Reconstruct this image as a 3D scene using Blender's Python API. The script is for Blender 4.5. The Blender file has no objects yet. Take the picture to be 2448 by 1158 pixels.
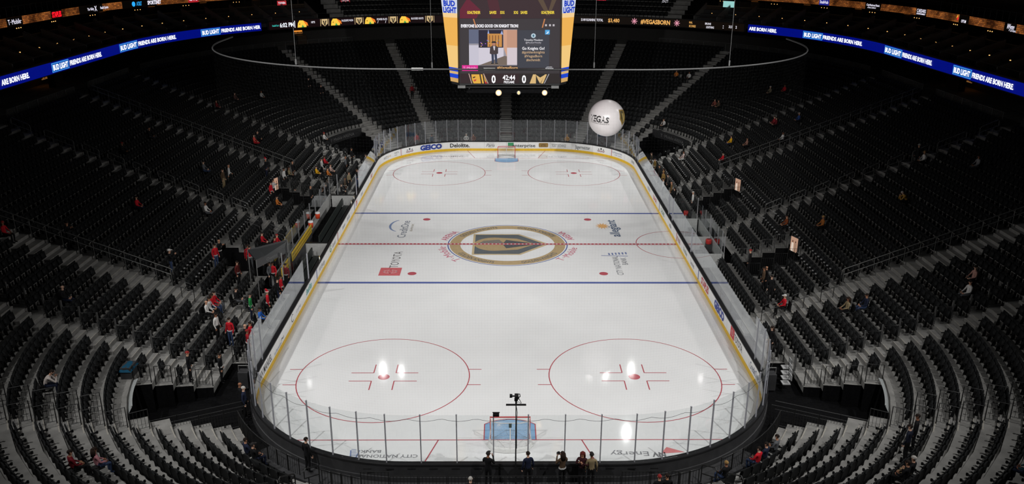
import bpy, bmesh, math, random
import numpy as np
from mathutils import Vector, Matrix
random.seed(7); rng = np.random.default_rng(7)
S = bpy.context.scene
COL = S.collection
PI = math.pi
R = math.radians

# ------------------------------------------------------------------ camera, world, light, exposure
C0 = np.array([-.3207, -61.7657, 22.1883]); PITCH, YAW, ROLL, FPX = .3423, -.0107, .0044, 2045.87
_c, _s = math.cos(YAW), math.sin(YAW)
_r = np.array([_c, _s, 0.]); FW = np.array([-_s*math.cos(PITCH), _c*math.cos(PITCH), -math.sin(PITCH)])
_u = np.cross(_r, FW); _c, _s = math.cos(ROLL), math.sin(ROLL)
RT, UP = _c*_r+_s*_u, -_s*_r+_c*_u
cam = bpy.data.cameras.new('camera'); cam_o = bpy.data.objects.new('camera', cam); COL.objects.link(cam_o)
cam.sensor_width = 36; cam.lens = FPX/2448*36; cam.clip_end = 500; cam.clip_start = .1
M = Matrix.Identity(4)
for i in range(3):
    M[i][0], M[i][1], M[i][2], M[i][3] = RT[i], UP[i], -FW[i], C0[i]
cam_o.matrix_world = M; S.camera = cam_o
W = bpy.data.worlds.new('world'); S.world = W; W.use_nodes = True
W.node_tree.nodes['Background'].inputs[0].default_value = (.9, .95, 1, 1)
W.node_tree.nodes['Background'].inputs[1].default_value = .008
S.view_settings.view_transform = 'Standard'; S.view_settings.look = 'None'
S.view_settings.exposure = 0; S.view_settings.gamma = 1; S.view_settings.use_curve_mapping = False
S.cycles.transparent_max_bounces = 24; S.cycles.max_bounces = 6; S.cycles.glossy_bounces = 3
S.cycles.sample_clamp_indirect = 4; S.cycles.use_denoising = True
LAMPZ = 26.
def lamp(x, y, tx, ty, power, size=95, rad=.45, col=(1, .99, .975)):
    l = bpy.data.lights.new('ice_spotlight', 'SPOT'); l.energy = power; l.spot_size = R(size); l.spot_blend = 1
    l.shadow_soft_size = rad; l.color = col
    o = bpy.data.objects.new('ice_spotlight', l); COL.objects.link(o); o.location = (x, y, LAMPZ)
    o.rotation_euler = (Vector((tx, ty, 0))-Vector((x, y, LAMPZ))).to_track_quat('-Z', 'Y').to_euler()
PW = 8400
for x, y, tx, ty, w, sz in ((-14.5, 28.4, -4, -10, .055, 60), (-12.3, 28.1, 2, -8, .025, 60), (9.9, 27.9, 0, -10, .012, 60), (11.7, 27.9, -2, -8, .045, 60),
                        (14.8, 28.4, 5, -10, .04, 60), (12.4, 14.8, 2, -14, .1, 60), (-22.5, 25.4, -2, -10, .005, 60), (22.6, 26.3, 2, -10, .005, 60),
                        (-30, -17, -1, -16, 1.4, 68), (30, -17, 1, -16, 1.4, 68), (-30, 0, 0, 0, .45, 66), (30, 0, 0, 0, .45, 66),
                        (-31, -31, -1, -25, 1.4, 72), (31, -31, 1, -25, 1.45, 72),
                        (-30, 24, -1, 18, 3.0, 60), (30, 24, 1, 18, 3.0, 60), (-30, 36, -2, 24, 1.5, 60), (30, 36, 2, 24, 1.5, 60), (-16, -44, -5, -18, 2.1, 68), (16, -44, 5, -18, 2.1, 68),
                        (-7, -46, -4, 26, 4.9, 48), (7, -46, 4, 26, 4.9, 48)):
    lamp(x, y, tx, ty, PW*w, sz, .15)

# ------------------------------------------------------------------ measuring helpers (photo measurements -> real surfaces)
def ray(u, v): return FW+RT*(u-1224)/FPX-UP*(v-579)/FPX
def onz(u, v, z):
    d = ray(u, v); return C0+d*(z-C0[2])/d[2]
def ony(u, v, y):
    d = ray(u, v); return C0+d*(y-C0[1])/d[1]
def onx(u, v, x):
    d = ray(u, v); return C0+d*(x-C0[0])/d[0]
def proj(p):
    d = np.asarray(p, float)-C0; z = d@FW
    return np.stack([1224+FPX*(d@RT)/z, 579-FPX*(d@UP)/z, z], -1)

# ------------------------------------------------------------------ rink outline: arc length s, outward offset d
HX, HY, RC = 12.954, 30.48, 8.534
CX, CY = HX-RC, HY-RC
QA = RC*PI/2
SEG = [CX, QA, 2*CY, QA, 2*CX, QA, 2*CY, QA, CX]; CUM = np.concatenate([[0], np.cumsum(SEG)]); TOT = CUM[-1]
def base(s):
    s = s % TOT
    i = min(int(np.searchsorted(CUM, s, 'right'))-1, 8); t = s-CUM[i]
    if i == 0: return (t, -HY, 0, -1)
    if i == 2: return (HX, -CY+t, 1, 0)
    if i == 4: return (CX-t, HY, 0, 1)
    if i == 6: return (-HX, CY-t, -1, 0)
    if i == 8: return (-CX+t, -HY, 0, -1)
    k = {1: -PI/2, 3: 0, 5: PI/2, 7: PI}[i]; a = k+t/RC
    cx = CX if i in (1, 3) else -CX; cy = CY if i in (3, 5) else -CY
    return (cx+RC*math.cos(a), cy+RC*math.sin(a), math.cos(a), math.sin(a))
def P(s, d, z=0):
    x, y, a, b = base(s); return np.array([x+a*d, y+b*d, z])
def s_of(x, y):
    sx, sy = (1 if x >= 0 else -1), (1 if y >= 0 else -1); ax, ay = abs(x), abs(y)
    if ax > CX and ay > CY:
        a = math.atan2(ay-CY, ax-CX)
        return {(1, -1): CUM[1]+(PI/2-a)*RC, (1, 1): CUM[3]+a*RC, (-1, 1): CUM[5]+(PI/2-a)*RC, (-1, -1): CUM[7]+a*RC}[(sx, sy)]
    if (ax-HX) > (ay-HY): return CUM[2]+CY+y if sx > 0 else CUM[6]+CY-y
    return (CUM[4]+CX-x) if sy > 0 else x % TOT
def dist(x, y):
    qx, qy = abs(x)-CX, abs(y)-CY
    return math.hypot(max(qx, 0), max(qy, 0))+min(max(qx, qy), 0)-RC
class Ring:                                   # arc length along the outline pushed out by d
    def __init__(self, d, n=900):
        self.d = d; self.s = np.linspace(0, TOT, n+1)
        p = np.array([P(t, d)[:2] for t in self.s[:-1]]+[P(0, d)[:2]])
        self.l = np.concatenate([[0], np.cumsum(np.linalg.norm(np.diff(p, axis=0), axis=1))]); self.L = self.l[-1]
    def to_l(self, s): return float(np.interp(s % TOT, self.s, self.l))
    def to_s(self, l): return float(np.interp(l % self.L, self.l, self.s))
    def at(self, l, z=0, dd=0): return P(self.to_s(l), self.d+dd, z)
def l_at(rg, u, z):      # place along a ring seen at photo column u (rings are only read beyond the camera's own end)
    if not hasattr(rg, 'tab'): rg.tab = {}
    if z not in rg.tab:
        ls = np.linspace(rg.to_l(CUM[1]+9), rg.to_l(TOT-CUM[1]-9), 3000); q = proj(np.array([rg.at(l, z) for l in ls])); rg.tab[z] = (ls, q[:, 0])
    ls, us = rg.tab[z]; return float(ls[np.abs(us-u).argmin()])
def sc(side, deg):    # s at an angle of a corner, deg from the side axis (x) towards the end axis; side 'NL','NR','FL','FR'
    a = R(deg)
    return {'NR': CUM[1]+(PI/2-a)*RC, 'FR': CUM[3]+a*RC, 'FL': CUM[5]+(PI/2-a)*RC, 'NL': CUM[7]+a*RC}[side]
def sside(side, y): return CUM[2]+CY+y if side == 'R' else CUM[6]+CY-y

# ------------------------------------------------------------------ materials
MATS = {}
def mat(name, col, rough=.6, metal=0, var=0, scale=8, emit=None, spec=.5, bump=0):
    if name in MATS: return MATS[name]
    m = bpy.data.materials.new(name); m.use_nodes = True; nt = m.node_tree; b = nt.nodes['Principled BSDF']
    b.inputs['Base Color'].default_value = (*col, 1); b.inputs['Roughness'].default_value = rough
    b.inputs['Metallic'].default_value = metal; b.inputs['Specular IOR Level'].default_value = spec
    if var or bump:
        tc = nt.nodes.new('ShaderNodeTexCoord'); n = nt.nodes.new('ShaderNodeTexNoise'); n.inputs['Scale'].default_value = scale
        n.inputs['Detail'].default_value = 6; nt.links.new(tc.outputs['Object'], n.inputs['Vector'])
        if var:
            rp = nt.nodes.new('ShaderNodeValToRGB'); e = rp.color_ramp.elements
            e[0].position, e[1].position = .3, .7
            e[0].color = (*[c*(1-var) for c in col], 1); e[1].color = (*[min(1, c*(1+var)) for c in col], 1)
            nt.links.new(n.outputs['Fac'], rp.inputs['Fac']); nt.links.new(rp.outputs['Color'], b.inputs['Base Color'])
        if bump:
            bp = nt.nodes.new('ShaderNodeBump'); bp.inputs['Strength'].default_value = bump; bp.inputs['Distance'].default_value = .02
            nt.links.new(n.outputs['Fac'], bp.inputs['Height']); nt.links.new(bp.outputs['Normal'], b.inputs['Normal'])
    if emit:
        b.inputs['Emission Color'].default_value = (*col, 1); b.inputs['Emission Strength'].default_value = emit
        b.inputs['Base Color'].default_value = (.01, .01, .01, 1)
        m.cycles.emission_sampling = 'NONE'
    MATS[name] = m; return m
def lin(r, g, b): return tuple(((c/255+.055)/1.055)**2.4 if c > 10 else c/255/12.92 for c in (r, g, b))
def glow(name, rgb, k=1.): return mat(name, lin(*rgb), .5, emit=k, spec=.2)
def paint(rgb):      # print under the ice: same wet gloss as the ice
    return mat('ice_paint_%d_%d_%d' % rgb, lin(*[c+(205-c)*.2 for c in rgb]), .07, var=.05, scale=3, spec=.35)
def ink(rgb): return mat('print_%d_%d_%d' % rgb, lin(*rgb), .5, var=.03)
def cloth(rgb): return mat('cloth_%d_%d_%d' % rgb, lin(*rgb), .85, var=.18, scale=25, spec=.2)
ICE = mat('ice', (.80, .80, .80), .07, var=.03, scale=.35, spec=.35)
WHITE = mat('board_white', (.86, .86, .85), .35, var=.02, scale=2)
YELLOW = mat('kick_yellow', lin(235, 190, 40), .4, var=.06, scale=4)
BLACKR = mat('cap_black', (.012, .012, .013), .35, var=.1)
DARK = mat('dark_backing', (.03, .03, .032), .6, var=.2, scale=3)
CONC = mat('concrete', (.225, .22, .208), .85, var=.22, scale=1.6, bump=.15)
CONC2 = mat('step_concrete', (.21, .205, .195), .85, var=.2, scale=3)
NOSE = mat('step_nosing', (.34, .32, .28), .7, var=.15)
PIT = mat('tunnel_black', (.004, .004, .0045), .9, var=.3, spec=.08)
SEATM = mat('seat_fabric', (.0072, .0078, .0082), .65, var=.25, scale=9, spec=.22)
SEATP = mat('seat_plastic', (.009, .009, .0095), .45, var=.15, spec=.3)
STEEL = mat('brushed_steel', (.16, .16, .155), .45, .3, var=.08)
BRAIL = mat('black_rail', (.02, .02, .02), .45, .3, var=.1)
ALU = mat('aluminium_post', (.34, .34, .37), .5, 0, var=.05)
ALU2 = mat('dull_post', (.3, .3, .31), .5, .2, var=.06)
REDM = mat('goal_red', lin(190, 30, 35), .4, var=.05)
RAILG = mat('grey_rail', (.13, .13, .128), .5, .4, var=.1)
NETW = mat('net_white', (.75, .75, .74), .8, var=.05)
NETB = mat('net_black', (.012, .012, .012), .8, var=.05)
def glass_mat():
    m = bpy.data.materials.new('acrylic_glass'); m.use_nodes = True; nt = m.node_tree
    for n in list(nt.nodes): nt.nodes.remove(n)
    o = nt.nodes.new('ShaderNodeOutputMaterial'); mx = nt.nodes.new('ShaderNodeMixShader'); tr = nt.nodes.new('ShaderNodeBsdfTransparent')
    gl = nt.nodes.new('ShaderNodeBsdfGlossy'); fr = nt.nodes.new('ShaderNodeFresnel'); ge = nt.nodes.new('ShaderNodeNewGeometry')
    mr = nt.nodes.new('ShaderNodeMapRange'); mr.inputs['To Min'].default_value = 1.5; mr.inputs['To Max'].default_value = 1/1.5
    tc = nt.nodes.new('ShaderNodeTexCoord'); nz = nt.nodes.new('ShaderNodeTexNoise'); nz.inputs['Scale'].default_value = 2.5; nz.inputs['Detail'].default_value = 8
    df = nt.nodes.new('ShaderNodeBsdfDiffuse'); df.inputs[0].default_value = (.8, .8, .8, 1); m2 = nt.nodes.new('ShaderNodeMixShader')
    rp = nt.nodes.new('ShaderNodeMapRange'); rp.inputs['From Min'].default_value = .45; rp.inputs['From Max'].default_value = .75
    rp.inputs['To Min'].default_value = .001; rp.inputs['To Max'].default_value = .012
    gl.inputs['Roughness'].default_value = .03; gl.inputs['Color'].default_value = (.95, .97, 1, 1); tr.inputs[0].default_value = (.97, .98, .98, 1)
    L = nt.links.new
    L(tc.outputs['Object'], nz.inputs['Vector']); L(nz.outputs['Fac'], rp.inputs['Value'])
    L(ge.outputs['Backfacing'], mr.inputs['Value']); L(mr.outputs['Result'], fr.inputs['IOR'])
    L(fr.outputs[0], mx.inputs[0]); L(tr.outputs[0], mx.inputs[1]); L(gl.outputs[0], mx.inputs[2])
    L(rp.outputs['Result'], m2.inputs[0]); L(mx.outputs[0], m2.inputs[1]); L(df.outputs[0], m2.inputs[2]); L(m2.outputs[0], o.inputs[0])
    return m
GLASS = glass_mat()

# ------------------------------------------------------------------ mesh helpers
class MB:
    def __init__(self): self.v = []; self.f = []
    def add(self, vs, fs):
        o = len(self.v); self.v += [tuple(map(float, q)) for q in vs]; self.f += [tuple(i+o for i in f) for f in fs]; return self
    def box(self, c, sz, ax=None):
        c = np.asarray(c, float); h = np.asarray(sz, float)/2; A = np.eye(3) if ax is None else np.asarray(ax, float)
        vs = [c+A[0]*h[0]*i+A[1]*h[1]*j+A[2]*h[2]*k for i in (-1, 1) for j in (-1, 1) for k in (-1, 1)]
        return self.add(vs, [(0, 1, 3, 2), (4, 6, 7, 5), (0, 4, 5, 1), (2, 3, 7, 6), (0, 2, 6, 4), (1, 5, 7, 3)])
    def tube(self, pts, r, n=6, cap=True):
        pts = [np.asarray(q, float) for q in pts]; rings = []; up = None
        for i, q in enumerate(pts):
            t = pts[min(i+1, len(pts)-1)]-pts[max(i-1, 0)]; t = t/(np.linalg.norm(t)+1e-9)
            if up is None: up = np.array([0, 0, 1.]) if abs(t[2]) < .9 else np.array([1., 0, 0])
            a = np.cross(t, up); a /= np.linalg.norm(a)+1e-9; b = np.cross(a, t); up = b
            rr = r[i] if hasattr(r, '__len__') else r
            rings.append([q+(a*math.cos(2*PI*k/n)+b*math.sin(2*PI*k/n))*rr for k in range(n)])
        vs = [v for ring in rings for v in ring]; fs = []
        for i in range(len(rings)-1):
            for k in range(n): fs.append((i*n+k, i*n+(k+1) % n, (i+1)*n+(k+1) % n, (i+1)*n+k))
        if cap: fs += [tuple(range(n))[::-1], tuple((len(rings)-1)*n+k for k in range(n))]
        return self.add(vs, fs)
    def grid(self, rows):          # rows of equal length point lists -> quads
        n = len(rows[0]); vs = [q for r_ in rows for q in r_]
        return self.add(vs, [(i*n+j, i*n+j+1, (i+1)*n+j+1, (i+1)*n+j) for i in range(len(rows)-1) for j in range(n-1)])
    def lathe(self, c, prof, n=16):
        c = np.asarray(c, float); rows = [[c+np.array([r_*math.cos(2*PI*k/n), r_*math.sin(2*PI*k/n), z]) for k in range(n+1)] for r_, z in prof]
        return self.grid(rows)
    def mesh(self, name):
        m = bpy.data.meshes.new(name); m.from_pydata(self.v, [], self.f); m.update(); return m
    def obj(self, name, material, parent=None, smooth=False, **k):
        return link(name, self.mesh(name), material, parent, smooth, **k)
def link(name, me, material=None, parent=None, smooth=False, **k):
    if material is not None and not me.materials: me.materials.append(material)
    if smooth: me.polygons.foreach_set('use_smooth', [True]*len(me.polygons))
    o = bpy.data.objects.new(name, me); COL.objects.link(o); o.parent = parent
    for a, b in k.items(): o[a] = b
    return o
def empty(name, loc=(0, 0, 0), rz=0, **k):
    o = bpy.data.objects.new(name, None); COL.objects.link(o); o.location = loc; o.rotation_euler = (0, 0, rz); o.empty_display_size = .1
    for a, b in k.items(): o[a] = b
    return o
def thing(name, label, category, group=None, loc=(0, 0, 0), rz=0):
    o = empty(name, loc, rz, label=label, category=category)
    if group: o['group'] = group
    return o
def copy_tree(o, parent=None, loc=None, rz=None, label=None):
    c = o.copy(); COL.objects.link(c); c.parent = parent
    if loc is not None: c.location = loc
    if rz is not None: c.rotation_euler = (0, 0, rz)
    if label: c['label'] = label
    for ch in KIDS.get(o.name, []): copy_tree(ch, c)
    return c
KIDS = {}
def kids(o, *ch): KIDS[o.name] = list(ch); return o
# text as flat geometry: cached 2D mesh with unit capital height, origin bottom-left
_TX = {}
def text2d(s, bold=0.0, res=2):
    key = (s, bold)
    if key in _TX: return _TX[key]
    cu = bpy.data.curves.new('t', 'FONT'); cu.body = s; cu.size = 1; cu.offset = bold; cu.resolution_u = res; cu.fill_mode = 'FRONT'
    o = bpy.data.objects.new('t', cu); COL.objects.link(o); me = o.to_mesh()
    v = np.array([q.co[:] for q in me.vertices]).reshape(-1, 3)[:, :2]; f = [tuple(p.vertices) for p in me.polygons]
    o.to_mesh_clear(); bpy.data.objects.remove(o); bpy.data.curves.remove(cu)
    x0 = v[:, 0].min(); v = (v-[x0, 0])/.70; _TX[key] = (v, f, v[:, 0].max()); return _TX[key]
def text(name, s, material, parent, fn, w, h, x0=None, y0=0., bold=.0, shear=0., group=None):
    """text of total width w and capital height h, its lower left at (x0, y0) of the 2D chart; fn maps chart -> 3D"""
    v, f, tw = text2d(s, bold); v = v.copy()
    X = v[:, 0]*w/tw+v[:, 1]*h*shear; Y = v[:, 1]*h
    x0 = -w/2 if x0 is None else x0
    b = MB(); b.add([fn(x0+a, y0+c) for a, c in zip(X, Y)], f)
    return b.obj(name, material, parent)
def poly(name, pts, material, parent, fn, tri=True):
    b = MB(); b.add([fn(x, y) for x, y in pts], [tuple(range(len(pts)))]); me = b.mesh(name)
    if tri and len(pts) > 4:
        bm = bmesh.new(); bm.from_mesh(me); bmesh.ops.triangulate(bm, faces=bm.faces); bm.to_mesh(me); bm.free()
    return link(name, me, material, parent)
def poly_fine(name, pts, material, parent, fn, cuts=4):
    b = MB(); b.add([(x, y, 0) for x, y in pts], [tuple(range(len(pts)))]); me = b.mesh(name); bm = bmesh.new(); bm.from_mesh(me)
    bmesh.ops.triangulate(bm, faces=bm.faces[:]); bmesh.ops.subdivide_edges(bm, edges=bm.edges[:], cuts=cuts, use_grid_fill=True)
    for v in bm.verts: v.co = fn(v.co.x, v.co.y)
    bm.to_mesh(me); bm.free(); return link(name, me, material, parent)
def rect(name, x0, y0, x1, y1, material, parent, fn, n=1):
    b = MB(); xs = np.linspace(x0, x1, n+1); b.grid([[fn(x, y0) for x in xs], [fn(x, y1) for x in xs]]); return b.obj(name, material, parent)
def disc_pts(cx, cy, rx, ry=None, n=28, a0=0, a1=2*PI):
    ry = ry or rx; return [(cx+rx*math.cos(a0+(a1-a0)*k/n), cy+ry*math.sin(a0+(a1-a0)*k/n)) for k in range(n+(0 if a1-a0 > 6.28 else 1))]
def fix_up(o):      # make flat faces look up
    me = o.data
    bm = bmesh.new(); bm.from_mesh(me)
    bad = [f for f in bm.faces if f.normal.z < 0]
    if bad: bmesh.ops.reverse_faces(bm, faces=bad)
    bm.to_mesh(me); bm.free(); return o

# ------------------------------------------------------------------ ice
b = MB(); ring = [P(s, .06)[:2] for s in np.linspace(0, TOT, 181)[:-1]]
b.add([(0, 0, 0)]+[(x, y, 0) for x, y in ring], [(0, i+1, (i+1) % 180+1) for i in range(180)])
floor = b.obj('floor', ICE, None, kind='structure', label='white ice sheet of the hockey rink', category='ice')
def FL(z): return lambda x, y: (x, y, z)
Z1, Z2, Z3, Z4 = .004, .007, .010, .013
PR, PB = paint((178, 60, 72)), paint((62, 78, 150))
def fl_rect(name, x0, y0, x1, y1, m, z=Z1): return fix_up(rect(name, x0, y0, x1, y1, m, floor, FL(z)))
def ringmesh(name, cx, cy, r0, r1, m, z=Z1, a0=0, a1=2*PI, n=72):
    b = MB(); A = np.linspace(a0, a1, n+1); b.grid([[(cx+r*math.cos(a), cy+r*math.sin(a), z) for a in A] for r in (r0, r1)])
    return fix_up(b.obj(name, m, floor))
ft = .3048
xe = lambda y: (HX if abs(y) < CY else CX+math.sqrt(max(0, RC**2-(abs(y)-CY)**2)))-.02
for sg in (-1, 1):
    gy = sg*89*ft; fl_rect('goal_line', -xe(gy), gy-.03, xe(gy), gy+.03, PR)
    by = sg*25.5*ft; fl_rect('blue_line', -HX+.02, by-.15, HX-.02, by+.15, PB)
    for sx in (-1, 1):
        fix_up(poly('trapezoid_line', [(sx*11*ft-.03, gy), (sx*11*ft+.03, gy), (sx*14*ft+.03, sg*HY), (sx*14*ft-.03, sg*HY)], PR, floor, FL(Z1)))
        cx, cy = sx*22*ft, sg*69*ft
        ringmesh('faceoff_circle', cx, cy, 4.545, 4.6, PR, Z1)
        fix_up(poly('faceoff_spot', disc_pts(cx, cy, .31), PR, floor, FL(Z1)))
        for a in (-1, 1):
            for q in (-1, 1):
                fl_rect('faceoff_mark', *sorted((cx+a*.6, cx+a*1.8))[:1], cy+q*.45-.03, sorted((cx+a*.6, cx+a*1.8))[1], cy+q*.45+.03, PR)
                y0, y1 = sorted((cy+q*.45, cy+q*1.4)); fl_rect('faceoff_mark', cx+a*.6-.03, y0, cx+a*.6+.03, y1, PR)
                x0, x1 = sorted((cx+a*4.5, cx+a*5.2)); fl_rect('hash_mark', x0, cy+q*.85-.03, x1, cy+q*.85+.03, PR)
        fix_up(poly('neutral_spot', disc_pts(sx*22*ft, sg*20*ft, .31), PR, floor, FL(Z1)))
    # crease
    pts = [(-1.22, gy), (1.22, gy), (1.22, gy-sg*1.37)]+[(1.83*math.cos(a), gy-sg*1.83*math.sin(a)) for a in np.linspace(R(48), R(132), 14)]+[(-1.22, gy-sg*1.37)]
    fix_up(poly('goal_crease', pts, paint((118, 168, 214)), floor, FL(Z1-.001)))
    bb = MB(); pp = [(x, y, Z2) for x, y in pts[1:]]+[(pts[0][0], pts[0][1], Z2)]
    for q0, q1 in zip(pp[:-1], pp[1:]):
        d = np.subtract(q1, q0); n = np.array([-d[1], d[0], 0])/np.hypot(d[0], d[1])*.025
        bb.add([q0-n, q0+n, q1+n, q1-n], [(0, 1, 2, 3)])
    fix_up(bb.obj('crease_line', PR, floor))
fl_rect('center_line', -HX+.02, -.15, HX-.02, .15, PR, .016)
bb = MB()
for k in range(-44, 45):
    x = k*.29; bb.add([(x-.06, -.07, .019), (x+.06, -.07, .019), (x+.06, .07, .019), (x-.06, .07, .019)], [(0, 1, 2, 3)])
fix_up(bb.obj('center_line_dashes', paint((225, 215, 215)), floor))
ringmesh('referee_crease', HX, 0, 3.02, 3.08, PR, Z1, PI/2, 3*PI/2, 40)
# centre emblem
GOLD, SLATE = paint((178, 150, 104)), paint((82, 86, 90))
ringmesh('center_circle', 0, 0, 4.52, 4.6, PB, Z2)
ringmesh('emblem_ring', 0, 0, 3.62, 4.42, GOLD, Z1)
def arc_map(r, a_mid, out=True, z=Z3):      # chart x along the arc, y radial
    def f(x, y):
        if out: a = a_mid-x/r; q = r+y
        else: a = a_mid+x/r; q = r-y
        return (q*math.cos(a), q*math.sin(a), z)
    return f
for a, out in ((R(128), True), (R(52), True), (R(-128), False), (R(-52), False)):
    fix_up(text('ring_lettering', 'GOLDEN KNIGHTS', SLATE, floor, arc_map(3.82 if out else 4.22, a, out), 3.5, .4, bold=.01))
PK = paint((205, 92, 118))
fix_up(text('arena_lettering', 'T··Mobile·', PK, floor, arc_map(4.75, R(205), True), 3.3, .62))
fix_up(text('arena_lettering', 'ARENA', PK, floor, arc_map(4.75, R(157), True), 2.2, .55, bold=.01))
fix_up(text('arena_lettering', 'T··Mobile·', PK, floor, arc_map(5.35, R(-25), False), 3.3, .62))
fix_up(text('arena_lettering', 'ARENA', PK, floor, arc_map(5.3, R(23), False), 2.2, .55, bold=.01))
SH = lambda z: (lambda x, y: (-2.55+x, y, z))
fix_up(poly('emblem_shield', [(-.12, -2.35), (3.5, -2.35), (5.75, 0), (3.5, 2.35), (-.12, 2.35)], paint((196, 172, 128)), floor, SH(Z1)))
fix_up(poly('emblem_field', [(.05, -2.15), (3.4, -2.15), (5.4, 0), (3.4, 2.15), (.05, 2.15)], paint((78, 84, 88)), floor, SH(Z2)))
fix_up(poly('emblem_helmet', [(.05, -.5)]+[(1.55-1.55*math.cos(a), -1.5*math.sin(a)) for a in np.linspace(.35, PI/2, 8)]+[(3.3, -1.25), (4.7, 0), (3.3, 1.25)]+[(1.55-1.55*math.cos(a), 1.5*math.sin(a)) for a in np.linspace(PI/2, .35, 8)]+[(.05, .5)], paint((170, 142, 98)), floor, SH(Z3)))
for q in (-1, 1):
    fix_up(poly('emblem_visor', [(2.2, .12*q), (2.45, .95*q), (4.2, .28*q), (4.5, .04*q)], paint((64, 68, 72)), floor, SH(Z4)))
fix_up(poly('emblem_crest', [(.3, .1), (.7, .75), (1.9, 1.0), (2.3, .1)], paint((110, 104, 96)), floor, SH(Z4)))
# sponsor prints on the ice
def ice_text(name, s, rgb, u, v, rot, w, h, y0=0, x0=None, bold=0, shear=0):
    c = onz(u, v, 0); ca, sa = math.cos(R(rot)), math.sin(R(rot))
    return fix_up(text(name, s, paint(rgb), floor, lambda x, y: (c[0]+x*ca-y*sa, c[1]+x*sa+y*ca, Z2), w, h, y0=y0, x0=x0, bold=bold, shear=shear))
def ice_poly(name, pts, rgb, u, v, rot, z=Z2):
    c = onz(u, v, 0); ca, sa = math.cos(R(rot)), math.sin(R(rot))
    return fix_up(poly(name, pts, paint(rgb), floor, lambda x, y: (c[0]+x*ca-y*sa, c[1]+x*sa+y*ca, z)))
ice_text('ice_lettering', 'CreditOne', (92, 100, 118), 966, 548, 90, 4.2, .66, y0=-.3)
ice_text('ice_lettering', 'BANK', (150, 140, 120), 985, 544, 90, 1.9, .2, y0=-.1)
ice_poly('ice_logo_swoosh', [(1.5*math.cos(a)*1.0, .9*math.sin(a)) for a in np.linspace(.3, 2.9, 14)]+[(1.42*math.cos(a), .72*math.sin(a)) for a in np.linspace(2.9, .3, 14)], (112, 132, 176), 957, 540, 90)
ice_text('ice_lettering', 'TOYOTA', (96, 92, 94), 947, 621, 90, 3.3, .62, y0=-.3)
ice_poly('ice_logo_panel', [(-.75, -.75), (.75, -.75), (.75, .75), (-.75, .75)], (206, 82, 88), 933, 650, 0, Z1)
c = onz(933, 650, 0)
for rx, ry in ((.5, .34), (.2, .34), (.5, .12)):
    bb = MB(); A = np.linspace(0, 2*PI, 25); bb.grid([[(c[0]+k*rx*math.cos(a), c[1]+k*ry*math.sin(a), Z2) for a in A] for k in (.86, 1)])
    fix_up(bb.obj('ice_logo_ring', paint((226, 170, 172)), floor))
ice_text('ice_lettering', 'allegiant', (70, 88, 116), 1467, 546, 90, 4.2, .75, y0=-.3, bold=.02)
sun = []
for k in range(24):
    a = k*PI/12; q = .62 if k % 2 else .3; sun.append((q*math.cos(a)*1.3, q*math.sin(a)))
ice_poly('ice_logo_sun', sun, (226, 164, 92), 1440, 541, 90)
ice_text('ice_lettering', 'CITY NATIONAL', (104, 106, 112), 1477, 635, 90, 3.7, .45, y0=-.2)
ice_text('ice_lettering', 'BANK', (104, 106, 112), 1492, 625, 90, 1.4, .42, y0=-.2)
for k in range(6):
    ice_poly('ice_logo_ladder', [(-.22, -.06), (.22, -.06), (.22, .06), (-.22, .06)], (104, 118, 168), 1456+k*8, 608-k*.4, 90)
ice_poly('ice_logo_ladder', [(-.3, -.06), (-.2, -.06), (-.1, 1.9), (-.2, 1.9)], (104, 118, 168), 1498, 610, 90)
ice_text('ice_lettering', 'CITY NATIONAL', (120, 120, 124), 926, 1091, 180, 2.75, .24, y0=-.1, bold=.01)
ice_text('ice_lettering', 'BANK', (120, 120, 124), 886, 1080, 180, .95, .22, y0=-.1, bold=.01)
for k in range(6):
    ice_poly('ice_logo_ladder', [(-.17+k*.012, -.02), (.17-k*.012, -.02), (.17-k*.012, .02), (-.17+k*.012, .02)], (120, 140, 190), 846, 1094-k*3.6, 180)
for q in (-1, 1):
    ice_poly('ice_logo_ladder', [(q*.2-.03, -.25), (q*.2+.03, -.25), (q*.1+.03, .55), (q*.1-.03, .55)], (112, 132, 186), 847, 1085, 180)
ice_text('ice_lettering', 'NV', (112, 112, 116), 1575, 1087, 180, .62, .36, y0=-.15, bold=.03)
ice_text('ice_lettering', 'Energy', (128, 128, 132), 1505, 1085, 180, 1.75, .36, y0=-.15)
ice_poly('ice_logo_arrow', [(.5, .35), (-.55, -.05), (.3, -.25)], (226, 120, 122), 1608, 1079, 165)
ice_text('ice_lettering', 'TOURNAMENT', (172, 150, 150), 1068, 374, 0, 3.6, .42, y0=-.2, bold=.01)
ice_text('ice_lettering', 'Las Vegas', (160, 160, 164), 1330, 375, 0, 2.2, .36, y0=-.2)

# ------------------------------------------------------------------ dasher boards
boards = thing('dasher_boards', 'white advertising boards with yellow kick plate and black cap around the ice', 'rink boards')
def ring_strip(ss, prof, close=False):       # prof: list of (d, z)
    b = MB(); b.grid([[P(s, d, z) for s in ss] for d, z in prof]); return b
SS = np.concatenate([np.linspace(CUM[i], CUM[i+1], max(3, int(SEG[i]/.55))+1)[:-1] for i in range(9)]+[[TOT]])
n_pan = 66
for k in range(n_pan):
    ss = np.linspace(TOT*k/n_pan+.006, TOT*(k+1)/n_pan-.006, 6)
    ring_strip(ss, [(0, .26), (0, .99), (.05, 1.0)]).obj('board_panel', WHITE, boards)
ring_strip(SS, [(-.015, 0), (-.015, .25), (0, .262)]).obj('kick_plate', YELLOW, boards)
ring_strip(SS, [(-.03, .99), (-.035, 1.06), (-.01, 1.09), (.2, 1.09), (.22, 1.06), (.22, .98)]).obj('cap_rail', BLACKR, boards)
ring_strip(SS, [(.2, .99), (.2, .45), (.24, .44), (.24, .0)]).obj('back_panel', DARK, boards)
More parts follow.
